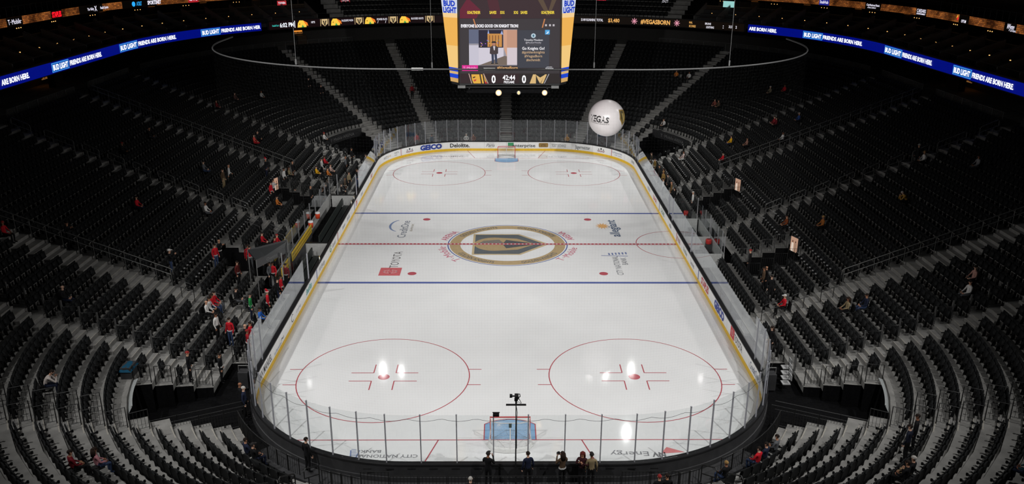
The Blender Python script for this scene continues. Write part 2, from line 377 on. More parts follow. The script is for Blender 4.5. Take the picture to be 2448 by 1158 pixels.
for k in range(14):
    x = -6.1+k*.94
    bb = MB().box((x, -HY-.205, .86), (.34, .02, .05)); bb.obj('board_slot', BLACKR, boards)
def on_board(s0, dd=-.004): return lambda x, y: P(s0-x, dd, y)
def s_at(u, v, z=.62):
    q = onz(u, v, z); return s_of(q[0], q[1])
for y, m_, nm in ((0, PR, 'red_stripe'), (25.5*ft, PB, 'blue_stripe'), (-25.5*ft, PB, 'blue_stripe')):
    for sd in 'LR':
        s0 = sside(sd, y); rect(nm, -.12, .262, .12, .985, m_, boards, on_board(s0, -.006))
for sd in ('FL', 'FR', 'NL', 'NR'):
    s0 = s_of((-1 if sd[1] == 'L' else 1)*xe(27.13), (1 if sd[0] == 'F' else -1)*27.13)
    rect('goal_stripe', -.04, .262, .04, .985, PR, boards, on_board(s0, -.006))
def ad(s, rgb, u, v, w, h, z=.62, bold=0, shear=0, name='board_lettering', dx=0):
    text(name, s, ink(rgb), boards, on_board(s_at(u, v), -.006), w, h, y0=z-h/2, bold=bold, shear=shear, x0=None if not dx else -w/2+dx)
def adrect(x0, z0, x1, z1, rgb, u, v, dd=-.005, name='board_logo'): rect(name, x0, z0, x1, z1, ink(rgb), boards, on_board(s_at(u, v), dd), 4)
ad('GEICO', (38, 62, 150), 1027, 350, 2.55, .5, bold=.07)
ad('Deloitte.', (28, 28, 30), 1099, 346, 2.15, .42, bold=.03)
ad('Paris', (110, 108, 116), 1172, 345, .9, .36, shear=.35)
adrect(-.32, .36, .32, .92, (50, 150, 96), 1221, 345)
ad('enterprise', (60, 64, 66), 1252, 346, 2.55, .34, z=.6, bold=.02, dx=0)
bb = [(-.45, .4), (.45, .4), (.52, .5), (.52, .8), (.45, .88), (-.45, .88), (-.52, .8), (-.52, .5)]
poly('board_logo', bb, ink((150, 118, 52)), boards, on_board(s_at(1299, 347), -.005))
ad('VTK', (90, 66, 30), 1299, 347, .6, .28, bold=.02)
ad('TICKET EXCHANGE', (84, 92, 98), 1336, 348, 1.6, .32)
ad('Jägermeister', (60, 74, 76), 1394, 352, 1.75, .4, bold=.01)
for u, v in ((974, 358), (1442, 358)):
    ad('NHLSHOP', (140, 60, 70), u, v, .95, .18, z=.5, bold=.03)
    adrect(-.09, .66, .09, .86, (58, 58, 64), u, v)
    for q in (-1, 1): adrect(q*.32-.08, .64, q*.32+.08, .74, (90, 90, 96), u, v)
ad('HERTZ', (70, 70, 66), 922, 378, .8, .24); ad('SILVER', (206, 176, 110), 932, 374, .7, .2)
ad('NORTH', (90, 96, 92), 945, 367, .7, .22, z=.72); ad('RUN', (130, 140, 134), 946, 368, .4, .14, z=.48)
ad('CityNational Bank', (70, 84, 128), 1483, 368, 1.7, .2, z=.75); ad('an RBC company', (120, 130, 170), 1484, 369, 1.3, .13, z=.5)
ad('NEVADA', (96, 110, 100), 1520, 388, 1.0, .28)
ad('STAPLES', (196, 40, 52), 1682, 683, 2.1, .46, bold=.04)
ad('GEICO', (44, 62, 150), 1713, 742, 2.5, .5, bold=.07)
adrect(-.42, .3, .42, .96, (208, 44, 54), 1744, 797); ad('TOYOTA', (92, 90, 94), 1757, 821, 1.7, .4, bold=.02)
for rx, ry in ((.26, .17), (.1, .17), (.26, .06)):
    bb = MB(); A = np.linspace(0, 2*PI, 21); f = on_board(s_at(1744, 797), -.008)
    bb.grid([[f(k*rx*math.cos(a), .63+k*ry*math.sin(a)) for a in A] for k in (.84, 1)]); bb.obj('board_logo', ink((235, 200, 200)), boards)
ad('CreditOne', (70, 86, 120), 1798, 888, 1.7, .4)
ad('LEASE', (200, 90, 96), 1563, 476, 1.8, .34, bold=.02); ad('ALLERGY', (110, 130, 170), 1546, 452, 1.6, .3)
ad('CAESARS', (96, 140, 104), 1583, 508, 1.7, .36); ad('mlife', (110, 120, 130), 1598, 540, .9, .34)
ad('PENSKE', (150, 60, 66), 1620, 575, 1.2, .34); ad('Findlay', (120, 140, 120), 1635, 602, 1.3, .34); ad('Lexus', (110, 112, 116), 1650, 631, 1.2, .34)
ad('SAN MANUEL', (84, 84, 88), 640, 878, 2.6, .42, bold=.01)
ad('San Bernardino', (130, 150, 190), 668, 825, 1.6, .16, z=.42); ad('~', (110, 112, 120), 676, 805, .6, .7, z=.6)
ad('C', (92, 92, 98), 706, 762, .5, .5); ad('Caring', (150, 158, 190), 722, 736, 1.2, .18, z=.6)
ad('SmartStop', (92, 178, 176), 744, 690, 1.6, .4, z=.66, bold=.03)
ad('NV Energy', (120, 124, 132), 775, 634, 1.8, .32); ad('G', (112, 160, 96), 797, 597, .6, .5, z=.66, bold=.02); ad('Goettl', (110, 116, 112), 804, 583, 1.2, .3)
ad('SIEGEL', (104, 116, 140), 838, 520, 1.3, .3); ad('Suncoast', (120, 130, 140), 828, 540, 1.2, .3)
ad('CVS', (196, 74, 84), 853, 485, .8, .42, bold=.04); ad('bud', (120, 130, 150), 866, 462, .9, .34); ad('UNLV', (196, 100, 108), 890, 420, 1.3, .36, bold=.02)

# ------------------------------------------------------------------ glass
glass = thing('rink_glass', 'clear acrylic glass panes with posts standing on the boards around the ice', 'glass barrier')
GT, GS = 3.4, 2.85
yN = 20.6
post_s = []
for sgn in (1, -1):
    base_l = [.73, 2.28, 3.8]; arc = list(np.arange(CX+.85, CUM[2]+1.2, 1.22)); base_l += arc
    post_s += [(sgn*q) % TOT for q in base_l]
    post_s += [(TOT/2+sgn*q) % TOT for q in base_l]
end_ranges = [(-(CUM[2]+1.35), CUM[2]+1.35), (TOT/2-CUM[2]-1.35, TOT/2+CUM[2]+1.35)]
def pane(s0, s1, zt, nseg=3):
    ss = np.linspace(s0+.012, s1-.012, nseg+1); b = MB()
    rows = [[P(s, .10, 1.09) for s in ss], [P(s, .10, zt) for s in ss], [P(s, .113, zt) for s in ss], [P(s, .113, 1.09) for s in ss]]
    b.grid(rows+[rows[0]]); n = len(ss)
    b.add([rows[i][0] for i in range(4)], [(3, 2, 1, 0)]); b.add([rows[i][-1] for i in range(4)], [(0, 1, 2, 3)])
    b.obj('glass_pane', GLASS, glass)
for a, bnd in end_ranges:
    ps = sorted([q if q <= bnd+1e-6 else q-TOT for q in post_s if a-1e-6 <= (q if q <= bnd+1e-6 else q-TOT) <= bnd+1e-6])
    ed = [a]+ps+[bnd]
    for s0, s1 in zip(ed[:-1], ed[1:]):
        if s1-s0 > .2: pane(s0, s1, GT)
    for s in ps:
        x, y, nx, ny = base(s); A = np.array([[-ny, nx, 0], [nx, ny, 0], [0, 0, 1]])
        MB().box(P(s, .105, (1.09+GT)/2), (.045, .06, GT-1.09), A).box(P(s, .105, GT+.02), (.055, .07, .04), A).obj('glass_post', ALU, glass)
for sd in 'RL':
    ed = np.linspace(-yN, yN, 18)
    for y0, y1 in zip(ed[:-1], ed[1:]):
        if sd == 'L' and -9.9 < (y0+y1)/2 < 9.9: continue
        a, c = sorted((sside(sd, y0), sside(sd, y1))); pane(a, c, GS, 1)
for sd, ys in (('L', (9.7, -9.7)), ('R', (2.6, -4.6, 4.2))):
    for y in ys:
        MB().box(P(sside(sd, y), .1, 1.95), (.07, .07, 1.75)).obj('glass_post', ALU, glass)
rop = []
for q in np.linspace(-(CUM[2]-1), CUM[2]-1, 160):
    rop.append(P(q, .3, GT-.05-.12*abs(math.sin(q*PI/1.45))))
MB().tube(rop, .008, 4).obj('net_rope', NETB, glass)

# safety netting above the near glass
net = thing('safety_net', 'dark protective netting hung from a curved pipe above the near goal', 'net')
ns = np.linspace(-(CUM[2]+1.6), CUM[2]+1.6, 90); PZ = 17.7
MB().tube([P(s, .16, PZ) for s in ns], .03, 6).obj('top_pipe', mat('pipe_grey', (.03, .03, .03), .5, .2, var=.1), net)
bb = MB(); wd = .0003
for s in np.arange(ns[0], ns[-1], .12):
    x, y, nx, ny = base(s); t = np.array([-ny, nx, 0])*wd
    bb.add([P(s, .16, 3.4)-t, P(s, .16, 3.4)+t, P(s, .16, PZ)+t, P(s, .16, PZ)-t], [(0, 1, 2, 3)])
for z in np.arange(3.45, PZ, .12):
    bb.grid([[P(s, .16, z-wd) for s in ns], [P(s, .16, z+wd) for s in ns]])
bb.obj('netting', NETB, net, kind='stuff')
for u, v in ((708, 153), (1033, 161), (1420, 161), (1743, 156)):
    q = onz(u, v, PZ); MB().tube([(q[0], q[1], PZ), (q[0], q[1], 27)], .009, 5).box((q[0], q[1], PZ+.08), (.05, .05, .2)).obj('hanging_cable', mat('cable_grey', (.03, .03, .03), .7, var=.1), net)
for u in (998, 1170):
    q = onz(u, 163, PZ); MB().box((q[0], q[1]-.08, PZ-.02), (.42, .02, .09)).obj('pipe_tag', mat('tag_grey', (.3, .3, .29), .6, var=.1), net)

# ------------------------------------------------------------------ seating bowl
D0, TR, ZB0, RS, NR = 1.3, .87, .2, .34, 26
dk = lambda k: D0+TR*k
zk = lambda k: ZB0+RS*k
DT = dk(NR); ZT = zk(NR)+.0                      # concourse edge
# aisles at constant s
AIS = {}
for sd in 'LR':
    m = 'left' if sd == 'L' else 'right'
    AIS[m+' near side'] = sside(sd, -15.1); AIS[m+' middle'] = sside(sd, 0); AIS[m+' far side'] = sside(sd, 13.0)
    AIS[m+' near corner'] = sc('N'+sd, 1); AIS[m+' near portal'] = sc('N'+sd, 31); AIS[m+' near end'] = sc('N'+sd, 67)
    AIS[m+' far corner'] = sc('F'+sd, 4); AIS[m+' far portal'] = sc('F'+sd, 45); AIS[m+' far end'] = sc('F'+sd, 70.5)
AIS['centre far end'] = TOT/2; AIS['centre near end'] = 0.
# holes: (s_lo(d), s_hi, d_lo, d_hi)
def mk(side, a_far, a_near, dmax):
    f = lambda d: sorted((sc(side, a_far(d)), sc(side, a_near)))
    return (f, -1, dmax)
HOLES = {'left near': mk('NL', lambda d: -14 if d < 2.2 else 1+2.0*d, 25, 5.6), 'right near': mk('NR', lambda d: -14 if d < 2.2 else 1+2.0*d, 25, 5.6),
         'left far': mk('FL', lambda d: 14, 39, 6.4), 'right far': mk('FR', lambda d: 12, 38, 6.4)}
PORTALS = {}
for sd in 'LR':
    for y in (7.4, -7.4): PORTALS[(sd, y)] = sside(sd, y)
for (sd, y), s0 in PORTALS.items():
    HOLES[f'{sd}{y}'] = ((lambda s0: (lambda d: (s0-1.35, s0+1.35)))(s0), 2.9, 6.4)
HOLES['bench'] = (lambda d: (sside('L', 10.2), sside('L', -10.2)), -1, 2.9)
HOLES['penalty'] = (lambda d: (sside('R', -5.4), sside('R', 4.4)), -1, 2.9)
def in_hole(s, d, pad=0):
    for f, d0, d1 in HOLES.values():
        if d0 < d < d1:
            a, c = f(d)
            if a-pad < s % TOT < c+pad: return True
    return False
terr = empty('seating_terrace', kind='structure', label='stepped dark concrete seating bowl around the rink', category='terrace')
for k in range(NR):
    b = MB(); zlo = zk(k-1) if k else 0
    dm = dk(k)+TR/2; cuts = [0.]
    for f, d0, d1 in HOLES.values():
        if d0 < dm < d1: cuts += list(f(dm))
    ss = np.unique(np.concatenate([np.arange(0, TOT, 1.0), CUM, cuts]))
    for s0, s1 in zip(ss[:-1], ss[1:]):
        if in_hole((s0+s1)/2, dm): continue
        q = [P(s0, dk(k), zlo), P(s1, dk(k), zlo), P(s1, dk(k), zk(k)), P(s0, dk(k), zk(k)), P(s0, dk(k)+TR, zk(k)), P(s1, dk(k)+TR, zk(k))]
        b.add(q, [(0, 3, 2, 1), (3, 4, 5, 2)])
    b.obj('concrete_tread', CONC, terr)
# ground walkway and tunnel floors, tunnel walls
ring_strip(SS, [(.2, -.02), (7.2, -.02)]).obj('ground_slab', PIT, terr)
for nm, (f, d0, d1) in HOLES.items():
    b = MB(); kk = [k for k in range(NR) if max(d0, 0) < dk(k)+TR/2 < d1]
    if not kk: continue
    for k in kk:
        a, c = f(dk(k)+TR/2)
        for s in (a, c): b.add([P(s, dk(k), 0), P(s, dk(k)+TR, 0), P(s, dk(k)+TR, zk(k)), P(s, dk(k), zk(k))], [(0, 1, 2, 3)])
    k = kk[-1]; a, c = f(dk(k)+TR/2); sq = np.linspace(a, c, 10)
    b.grid([[P(s, dk(k)+TR, 0) for s in sq], [P(s, dk(k)+TR, zk(k+1)) for s in sq]])
    if d0 > 0:
        k = kk[0]; b.grid([[P(s, dk(k), 0) for s in sq], [P(s, dk(k), zk(k-1)) for s in sq]])
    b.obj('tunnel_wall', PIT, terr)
ring_strip(np.concatenate([np.linspace(TOT-11.5, TOT, 20), np.linspace(.5, 11, 18)]), [(.27, 0), (.27, .22), (1.18, .22), (1.18, 0)]).obj('front_walkway', DARK, terr)
# top concourse: floor, back wall, underside
ring_strip(SS, [(DT, zk(NR-1)), (DT, ZT), (31, ZT)]).obj('concourse_floor', CONC, terr)
def seg_range(lo, hi): return np.linspace(lo, hi, 160)
VIS = seg_range(CUM[1]+8, TOT-CUM[1]-8)           # everything but the camera's own end
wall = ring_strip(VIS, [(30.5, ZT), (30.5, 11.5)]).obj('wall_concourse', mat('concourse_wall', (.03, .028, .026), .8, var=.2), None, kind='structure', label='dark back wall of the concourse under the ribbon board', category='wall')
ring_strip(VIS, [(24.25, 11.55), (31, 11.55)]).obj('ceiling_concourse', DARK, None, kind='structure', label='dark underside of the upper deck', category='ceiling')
HALF = {nm: (1.05 if 'near side' in nm else .8 if 'far side' in nm else .68) for nm in AIS}
# stairs
for nm, s0 in AIS.items():
    if 'near end' in nm and nm.startswith('centre'): continue
    st = empty('stair_flight', kind='structure', label=f'concrete aisle stair, {nm}', category='stair')
    x, y, nx, ny = base(s0); A = np.array([[-ny, nx, 0], [nx, ny, 0], [0, 0, 1]])
    wst = 2*HALF[nm]-.2
    for k in range(NR):
        d = dk(k)
        if in_hole(s0, d-.2): continue
        zlo = zk(k-1) if k else 0
        b = MB().box(P(s0, d-.18, zlo+RS*.25), (wst, .36, RS*.5), A).obj('step', CONC2, st)
        MB().box(P(s0, d-.34, zlo+RS*.5+.004), (wst-.05, .035, .012), A).box(P(s0, d+.03, zk(k)+.004), (wst-.05, .05, .012), A).obj('nosing', NOSE, b)

# ------------------------------------------------------------------ seats
SW = .53
def q_box(x0, x1, pr, ):   # prism with quad profile pr [(y,z)*4] from x0 to x1
    return [(x0, *p) for p in pr]+[(x1, *p) for p in pr], [(0, 1, 2, 3), (7, 6, 5, 4), (0, 4, 5, 1), (1, 5, 6, 2), (2, 6, 7, 3), (3, 7, 4, 0)]
BACK = [(.70, .36), (.75, .36), (.82, .87), (.78, .88)]
PAN = [(.585, .42), (.65, .37), (.715, .77), (.665, .79)]
PANO = [(.24, .43), (.24, .49), (.66, .47), (.66, .40)]
def seat_template():
    v, f = [], []
    def add(a):
        o = len(v); v.extend(a[0]); f.extend([tuple(i+o for i in q) for q in a[1]])
    add(q_box(-.235, .235, BACK)); add(q_box(-.21, .21, PAN)); add(q_box(-.285, -.245, [(.56, 0), (.7, 0), (.74, .6), (.66, .6)]))
    add(q_box(-.292, -.238, [(.53, .58), (.79, .58), (.77, .63), (.53, .63)]))
    return np.array(v), np.array(f)
def rounded_back():
    b = MB(); xs = np.linspace(-.235, .235, 7); rows = []
    def top(x): return .885-.07*max(0, (abs(x)-.15)/.085)**2
    for off in (0, 1):
        r_ = []
        for t in np.linspace(0, 1, 5):
            row = []
            for x in xs:
                z = .36+(top(x)-.36)*t; y = .70+.08*t-.03*(x/.235)**2*-1+(.05 if off else 0); row.append((x, y, z))
            r_.append(row)
        rows.append(r_)
    b.grid(rows[0]); b.grid([r_[::-1] for r_ in rows[1]])
    b.grid([rows[0][-1], rows[1][-1]]); b.grid([rows[1][0], rows[0][0]])
    for j in (0, -1): b.grid([[r_[j] for r_ in rows[0]], [r_[j] for r_ in rows[1]]])
    return b.mesh('backrest')
def cushion(pr, name):
    b = MB().add(*q_box(-.21, .21, pr)); me = b.mesh(name); bm = bmesh.new(); bm.from_mesh(me)
    bmesh.ops.bevel(bm, geom=bm.edges[:], offset=.02, segments=1, affect='EDGES'); bm.to_mesh(me); bm.free(); return me
ME_BACK = rounded_back(); ME_PAN = cushion(PAN, 'seat_pan'); ME_PANO = cushion(PANO, 'seat_pan')
def armrest_me(x):
    b = MB().add(*q_box(x-.027, x+.027, [(.53, .58), (.79, .58), (.77, .63), (.53, .63)]))
    b.lathe((x, .49, .56), [(.0, 0), (.04, .0), (.047, .09), (.04, .09), (.034, .02), (0, .02)], 10); return b.mesh('armrest')
def leg_me(x): return MB().add(*q_box(x-.018, x+.018, [(.56, 0), (.7, 0), (.74, .6), (.66, .6)])).mesh('leg')
ME_ARM = armrest_me(-.265); ME_LEG = leg_me(-.265)
for m_ in (ME_BACK, ME_PAN, ME_PANO): m_.materials.append(SEATM)
for m_ in (ME_ARM, ME_LEG): m_.materials.append(SEATP)
seats = []      # x, y, z, rot, d, s
AIW = sorted((round(v % TOT, 4), HALF[nm]) for nm, v in AIS.items()); a_s = [q[0] for q in AIW]
for k in range(NR):
    rg = Ring(dk(k)+.65, 500)
    for i, s0 in enumerate(a_s):
        s1 = a_s[(i+1) % len(a_s)]; l0 = rg.to_l(s0); l1 = rg.to_l(s1)
        if l1 <= l0: l1 += rg.L
        l0 += AIW[i][1]; l1 -= AIW[(i+1) % len(AIW)][1]; n = int((l1-l0)/SW)
        if n < 1: continue
        st = (l1-l0)/n
        for j in range(n):
            l = l0+(j+.5)*st; s = rg.to_s(l)
            if in_hole(s, dk(k)+.4, .35/max(.3, 1)): continue
            x, y, nx, ny = base(s); q = P(s, dk(k), zk(k)); seats.append((q[0], q[1], q[2], math.atan2(-nx, ny), k, s, i, j))
# upper far/side terrace seats (behind the ribbon)
UD0, UZ0, UTR, URS = 24.6, 12.35, .95, .52
UP_ROWS = 9
ua, ub = sc('FR', 58), sc('FL', 58)
up_ais = [ua+.3, ua+6.5, TOT/2-7.2, TOT/2, TOT/2+7.2, ub-6.5, ub-.3]
upseats = []
for k in range(UP_ROWS):
    rg = Ring(UD0+UTR*k+.6, 500)
    for s0, s1 in zip(up_ais[:-1], up_ais[1:]):
        l0, l1 = rg.to_l(s0)+.6, rg.to_l(s1)-.6; n = int((l1-l0)/SW)
        for j in range(n):
            s = rg.to_s(l0+(j+.5)*(l1-l0)/n); x, y, nx, ny = base(s); q = P(s, UD0+UTR*k, UZ0+URS*k); upseats.append((q[0], q[1], q[2], math.atan2(-nx, ny), 100+k, s))
seats = np.array(seats); pj = proj(seats[:, :3]+[0, 0, .5])
vis = (pj[:, 2] > 5) & (pj[:, 0] > -260) & (pj[:, 0] < 2708) & (pj[:, 1] > -200) & (pj[:, 1] < 1330)
seats = seats[vis]; pj = pj[vis]
# ------------------------------------------------------------------ people: where each one is (photo position of the head), pose, clothing
RED, DRED, WHT, BLK, NVY, GRY, JEAN, TAN, GRN, BLU, PNK, YEL, ORG, BRN = (190, 28, 40), (110, 24, 34), (205, 203, 200), (20, 20, 22), (30, 36, 56), (90, 92, 96), (52, 66, 96), (140, 124, 94), (36, 130, 66), (40, 100, 190), (190, 130, 138), (225, 170, 30), (190, 110, 44), (84, 66, 50)
PEOPLE = [
 (333, 470, 'sit', RED, NVY, 'short', 'person in a bright red jersey seated alone in the middle of the left stand'),
 (366, 306, 'sit', BLK, GRY, 'bald', 'person in black seated high in the left stand below the long rail'),
 (300, 341, 'sit', BLK, BLK, 'redcap', 'person with a reddish cap seated between loop handrails and long rail, left'),
 (494, 386, 'sit', GRY, JEAN, 'short', 'person in a grey shirt and jeans seated left of a standing pair'),
 (531, 405, 'stand', BRN, TAN, 'short', 'person in a brown jacket and khaki trousers standing beside a man in white, left stand'),
 (547, 395, 'walk', WHT, BLK, 'bald', 'bald person in a white shirt standing in the left stand'),
 (501, 484, 'sit', WHT, GRY, 'short', 'person in a white top seated beside the eighth loop handrail, left middle aisle'),
 (606, 322, 'sit', (200, 80, 70), RED, 'short', 'person in a faded red jersey seated behind the long far rail on the left'),
 (619, 315, 'sit', BLK, BLK, 'bald', 'person in black seated beside a faded red jersey on the left'),
 (634, 380, 'stand', BLK, NVY, 'santa', 'person in a santa hat standing at the lower end of the left far rail'),
 (662, 403, 'stand', WHT, BLK, 'short', 'person in a black and white jersey standing near the left lit sign'),
 (640, 436, 'stand', RED, BLK, 'short', 'person in a red jersey standing with raised hand left of the lit sign'),
 (650, 430, 'phone', WHT, BLK, 'short', 'person in a white jersey standing next to a red jersey left of the lit sign'),
 (703, 387, 'stand', BLK, BLK, 'bald', 'person in a long black coat standing above the left tunnel'),
 (692, 400, 'sit', TAN, BLK, 'long', 'person in beige with long hair seated above the left tunnel'),
 (748, 398, 'sit', YEL, BLK, 'short', 'person in a bright yellow jacket seated behind the left bench'),
 (769, 402, 'sit', ORG, BLK, 'short', 'person in orange seated right of the yellow jacket'),
 (786, 318, 'sit', WHT, BLK, 'redcap', 'person in a white jersey and red hood seated beside the left far portal'),
 (790, 374, 'sit', RED, BLK, 'short', 'person in a red top seated near the far left glass'),
 (777, 380, 'stand', WHT, BLK, 'short', 'person in a white jersey standing near the far left glass'),
 (800, 393, 'sit', (190, 160, 150), BLK, 'short', 'person in a pale patterned jersey seated near the far left glass'),
 (835, 355, 'stand', BLK, BLK, 'short', 'person in black standing at the far left portal mouth'),
 (821, 375, 'stand', GRY, BLK, 'bald', 'grey dressed person standing below the far left portal'),
 (874, 370, 'stand', GRY, BLK, 'short', 'person standing in the corner behind the far left glass'),
 (838, 412, 'stand', TAN, BLK, 'short', 'person in a tan top by the glass past the far end of the bench'),
 (852, 405, 'stand', BLK, JEAN, 'long', 'person with long hair standing by the upright glass past the left bench'),
 (824, 425, 'stand', BRN, BLK, 'cap', 'person in a brown jersey and cap standing behind the far end of the left bench'),
 (812, 440, 'sit', BLK, BLK, 'short', 'person in black seated just behind the far end of the left bench'),
 (672, 470, 'sit', ORG, BLK, 'short', 'person in a dark gold jersey seated under the left lit sign'),
 (738, 446, 'stand', BLK, BLK, 'bald', 'bald person in black with white collar standing at the left tunnel rail'),
 (757, 450, 'stand', BLK, BLK, 'short', 'usher in black and white standing at the left tunnel rail'),
 (705, 452, 'stand', BLK, BLK, 'short', 'dark haired person in black standing in the left tunnel'),
 (516, 585, 'stand', RED, JEAN, 'short', 'person in a red jersey and jeans standing at the aisle left of the black canopy'),
 (530, 574, 'phone', BLK, BLK, 'bald', 'bald person in black raising a phone beside a red jersey'),
 (577, 586, 'stand', (150, 30, 40), BLK, 'short', 'person in a darker red jersey numbered 19, left end of the black canopy'),
 (600, 590, 'stand', RED, GRY, 'short', 'person in a bright red jersey numbered 20 at the black canopy'),
 (627, 600, 'stand', DRED, BLK, 'short', 'person in a dark red jersey standing under the black canopy edge'),
 (643, 604, 'stand', BLK, BLK, 'blond', 'blond person in a black jacket standing under the canopy lettering'),
 (653, 628, 'stand', RED, BLK, 'short', 'person in a red jersey numbered 88 standing below the black canopy'),
 (634, 628, 'stand', GRY, BLK, 'long', 'person in a grey coat with long hair standing below the black canopy'),
 (577, 626, 'stand', (96, 36, 34), BLK, 'short', 'person in a rust striped jersey standing above the left stair'),
 (668, 632, 'stand', DRED, BLK, 'short', 'person in a dark red jersey numbered 98 behind the bench glass'),
 (678, 660, 'stand', RED, BLK, 'short', 'person in a red jersey bending at the glass below the bench'),
 (662, 668, 'stand', BLK, NVY, 'short', 'person in black standing beside the glass below the bench'),
 (603, 704, 'stand', GRN, NVY, 'cap', 'person in a green jersey standing near the left glass'),
 (625, 697, 'stand', RED, BLK, 'santa', 'person in a red jersey and santa hat standing near the left glass'),
 (612, 737, 'sit', BLU, BLK, 'short', 'person in a bright blue top seated near the left glass'),
 (620, 557, 'sit', (170, 24, 36), BLK, 'short', 'person in a red jersey seated above the canopy, further from the ice'),
 (651, 561, 'sit', RED, BLK, 'redcap', 'person in a red jersey and red hat seated above the canopy'),
 (665, 568, 'sit', DRED, BLK, 'short', 'person in dark red seated above the canopy next to a red hat'),
 (507, 704, 'sit', RED, JEAN, 'long', 'long haired person in a red jersey seated in the near left section'),
 (518, 698, 'sit', RED, GRY, 'short', 'person in a red top with hand to the mouth seated in the near left section'),
 (487, 720, 'sit', WHT, BLK, 'bald', 'person in a white jersey and grey cap seated in the near left section'),
 (499, 712, 'sit', (190, 186, 184), BLK, 'short', 'person in a white jersey with red collar seated between white and red jerseys'),
 (524, 750, 'stand', WHT, BLK, 'short', 'person in a white shirt hidden behind a large red jersey'),
 (530, 762, 'stand', RED, JEAN, 'short', 'person in a large red jersey numbered 88, back turned, in the near left section'),
 (559, 777, 'stand', BLK, BLK, 'bald', 'bald person in a black suit standing near the left corner glass'),
 (600, 772, 'stand', RED, BLK, 'short', 'person in a red jersey standing at the left corner glass'),
 (590, 790, 'stand', (150, 26, 36), BLK, 'redcap', 'person in a red jersey leaning at the left corner glass'),
 (586, 690, 'sit', BLK, GRY, 'short', 'person in a black coat with papers seated near the green jersey'),
 (456, 842, 'stand', BLK, BLK, 'redcap', 'red haired person in a dark jacket standing at the near left tunnel railing'),
 (523, 847, 'stand', BLK, BLK, 'short', 'person in a black and gold jersey standing in the near left tunnel'),
 (572, 917, 'stand', BLK, BLK, 'bald', 'person in a dark suit and pale tie standing in the near left tunnel'),
 (590, 925, 'stand', NVY, BLK, 'white', 'white haired person in navy standing at the glass in the near left tunnel'),
 (122, 892, 'lean', (196, 186, 180), NVY, 'short', 'person in a white shirt leaning head on hands in the near left corner'),
 (178, 1074, 'sit', DRED, BLK, 'short', 'person in dark red seated behind a pink sweater, bottom left'),
 (206, 1080, 'sit', PNK, JEAN, 'long', 'person in a pink sweater and jeans seated in the bottom left rows'),
 (124, 684, 'sit', BLK, NVY, 'bald', 'bald person in black seated at the left edge above the corner railing'),
 (406, 598, 'phone', BLK, JEAN, 'cap', 'person in a white cap, black top and jeans holding a phone in the left stand'),
 (128, 532, 'phone', BLK, BLK, 'short', 'person in black standing on the left stair holding a phone'),
 (22, 530, 'sit', (170, 26, 36), BLK, 'redcap', 'person in a red jersey seated at the far left edge beside the stair'),
 (743, 1040, 'stand', BLK, BLK, 'short', 'person in a black jacket standing at the near left glass'),
 (672, 1038, 'sit', BLK, NVY, 'cap', 'person in black with grey cap seated in the front row near left'),
 (648, 1032, 'sit', NVY, BLK, 'short', 'person in navy seated in the front row left of a grey cap'),
 (1167, 1074, 'phone', BLK, BLK, 'cap', 'person in black and a cap holding a phone behind the near goal'),
 (1262, 1073, 'stand', NVY, BLK, 'short', 'person in a navy jacket standing right of the camera pole'),
 (1345, 1079, 'phone', BRN, BLK, 'long', 'person with long hair and dark jersey holding a camera at the near glass'),
 (1391, 1069, 'phone', (60, 30, 34), BLK, 'longred', 'person with long red hair facing away from the ice at the near glass'),
 (1415, 1086, 'stand', TAN, BLK, 'cap', 'person in a tan vest and cap standing behind the near glass'),
 (1127, 1116, 'sit', BLK, BLK, 'white', 'grey haired person seated low behind the near goal'),
 (1552, 1104, 'sit', BLK, BLK, 'redcap', 'person in black raising a hand in the front row near right'),
 (1570, 1106, 'sit', BLK, BLK, 'short', 'person in black seated beside a raised hand in the front row near right'),
 (1692, 1080, 'sit', BLK, JEAN, 'blond', 'blond person in black and jeans seated at the near right aisle'),
 (1762, 1052, 'sit', RED, JEAN, 'short', 'person in a red jersey and jeans seated in the front row near right'),
 (1780, 1044, 'sit', NVY, BLK, 'short', 'person in a navy jacket seated beside a red jersey near right'),
 (1812, 1032, 'sit', GRY, BLK, 'short', 'person in grey seated in the front row in the near right bend'),
 (2216, 1000, 'stand', BLK, BLK, 'short', 'tall person in black standing among the bottom right rows'),
 (2188, 1022, 'stand', (26, 30, 44), BLK, 'short', 'person in a dark navy coat standing among the bottom right rows'),
 (2192, 1096, 'sit', BLK, TAN, 'white', 'grey haired person seated in the bottom right rows'),
 (2172, 1104, 'sit', BLK, BLK, 'short', 'person in black seated beside grey hair in the bottom right rows'),
 (2445, 1078, 'sit', (20, 60, 70), NVY, 'cap', 'person in a dark teal top seated at the bottom right edge'),
 (1847, 782, 'stand', BLK, BLK, 'long', 'person in black with long hair standing at the right corner glass'),
 (1876, 706, 'sit', RED, BLK, 'cap', 'person in a red jersey and white cap seated in the near right section'),
 (1834, 638, 'stand', BLK, BLK, 'bald', 'bald person in a dark suit standing in a group on the right'),
 (1822, 640, 'stand', BRN, BLK, 'short', 'person in brown talking to a bald man in a suit'),
 (1846, 660, 'stand', BLK, BLK, 'short', 'person in a black coat with their back turned in the group on the right'),
 (1786, 598, 'stand', BLK, BLK, 'redcap', 'usher in black with a white lanyard at the right tunnel rail'),
 (2064, 704, 'sit', NVY, JEAN, 'short', 'person in navy seated in the lower right section'),
 (2052, 712, 'sit', TAN, BLK, 'long', 'person in tan seated beside a navy jacket, lower right'),
 (2316, 637, 'sit', (170, 130, 120), BLK, 'short', 'person in a pale pink top seated at the right edge'),
 (2340, 672, 'sit', WHT, GRY, 'short', 'person in a white hoodie seated at the right edge'),
 (1878, 516, 'sit', (120, 60, 30), BLK, 'short', 'person in a rust top seated beside the right middle aisle'),
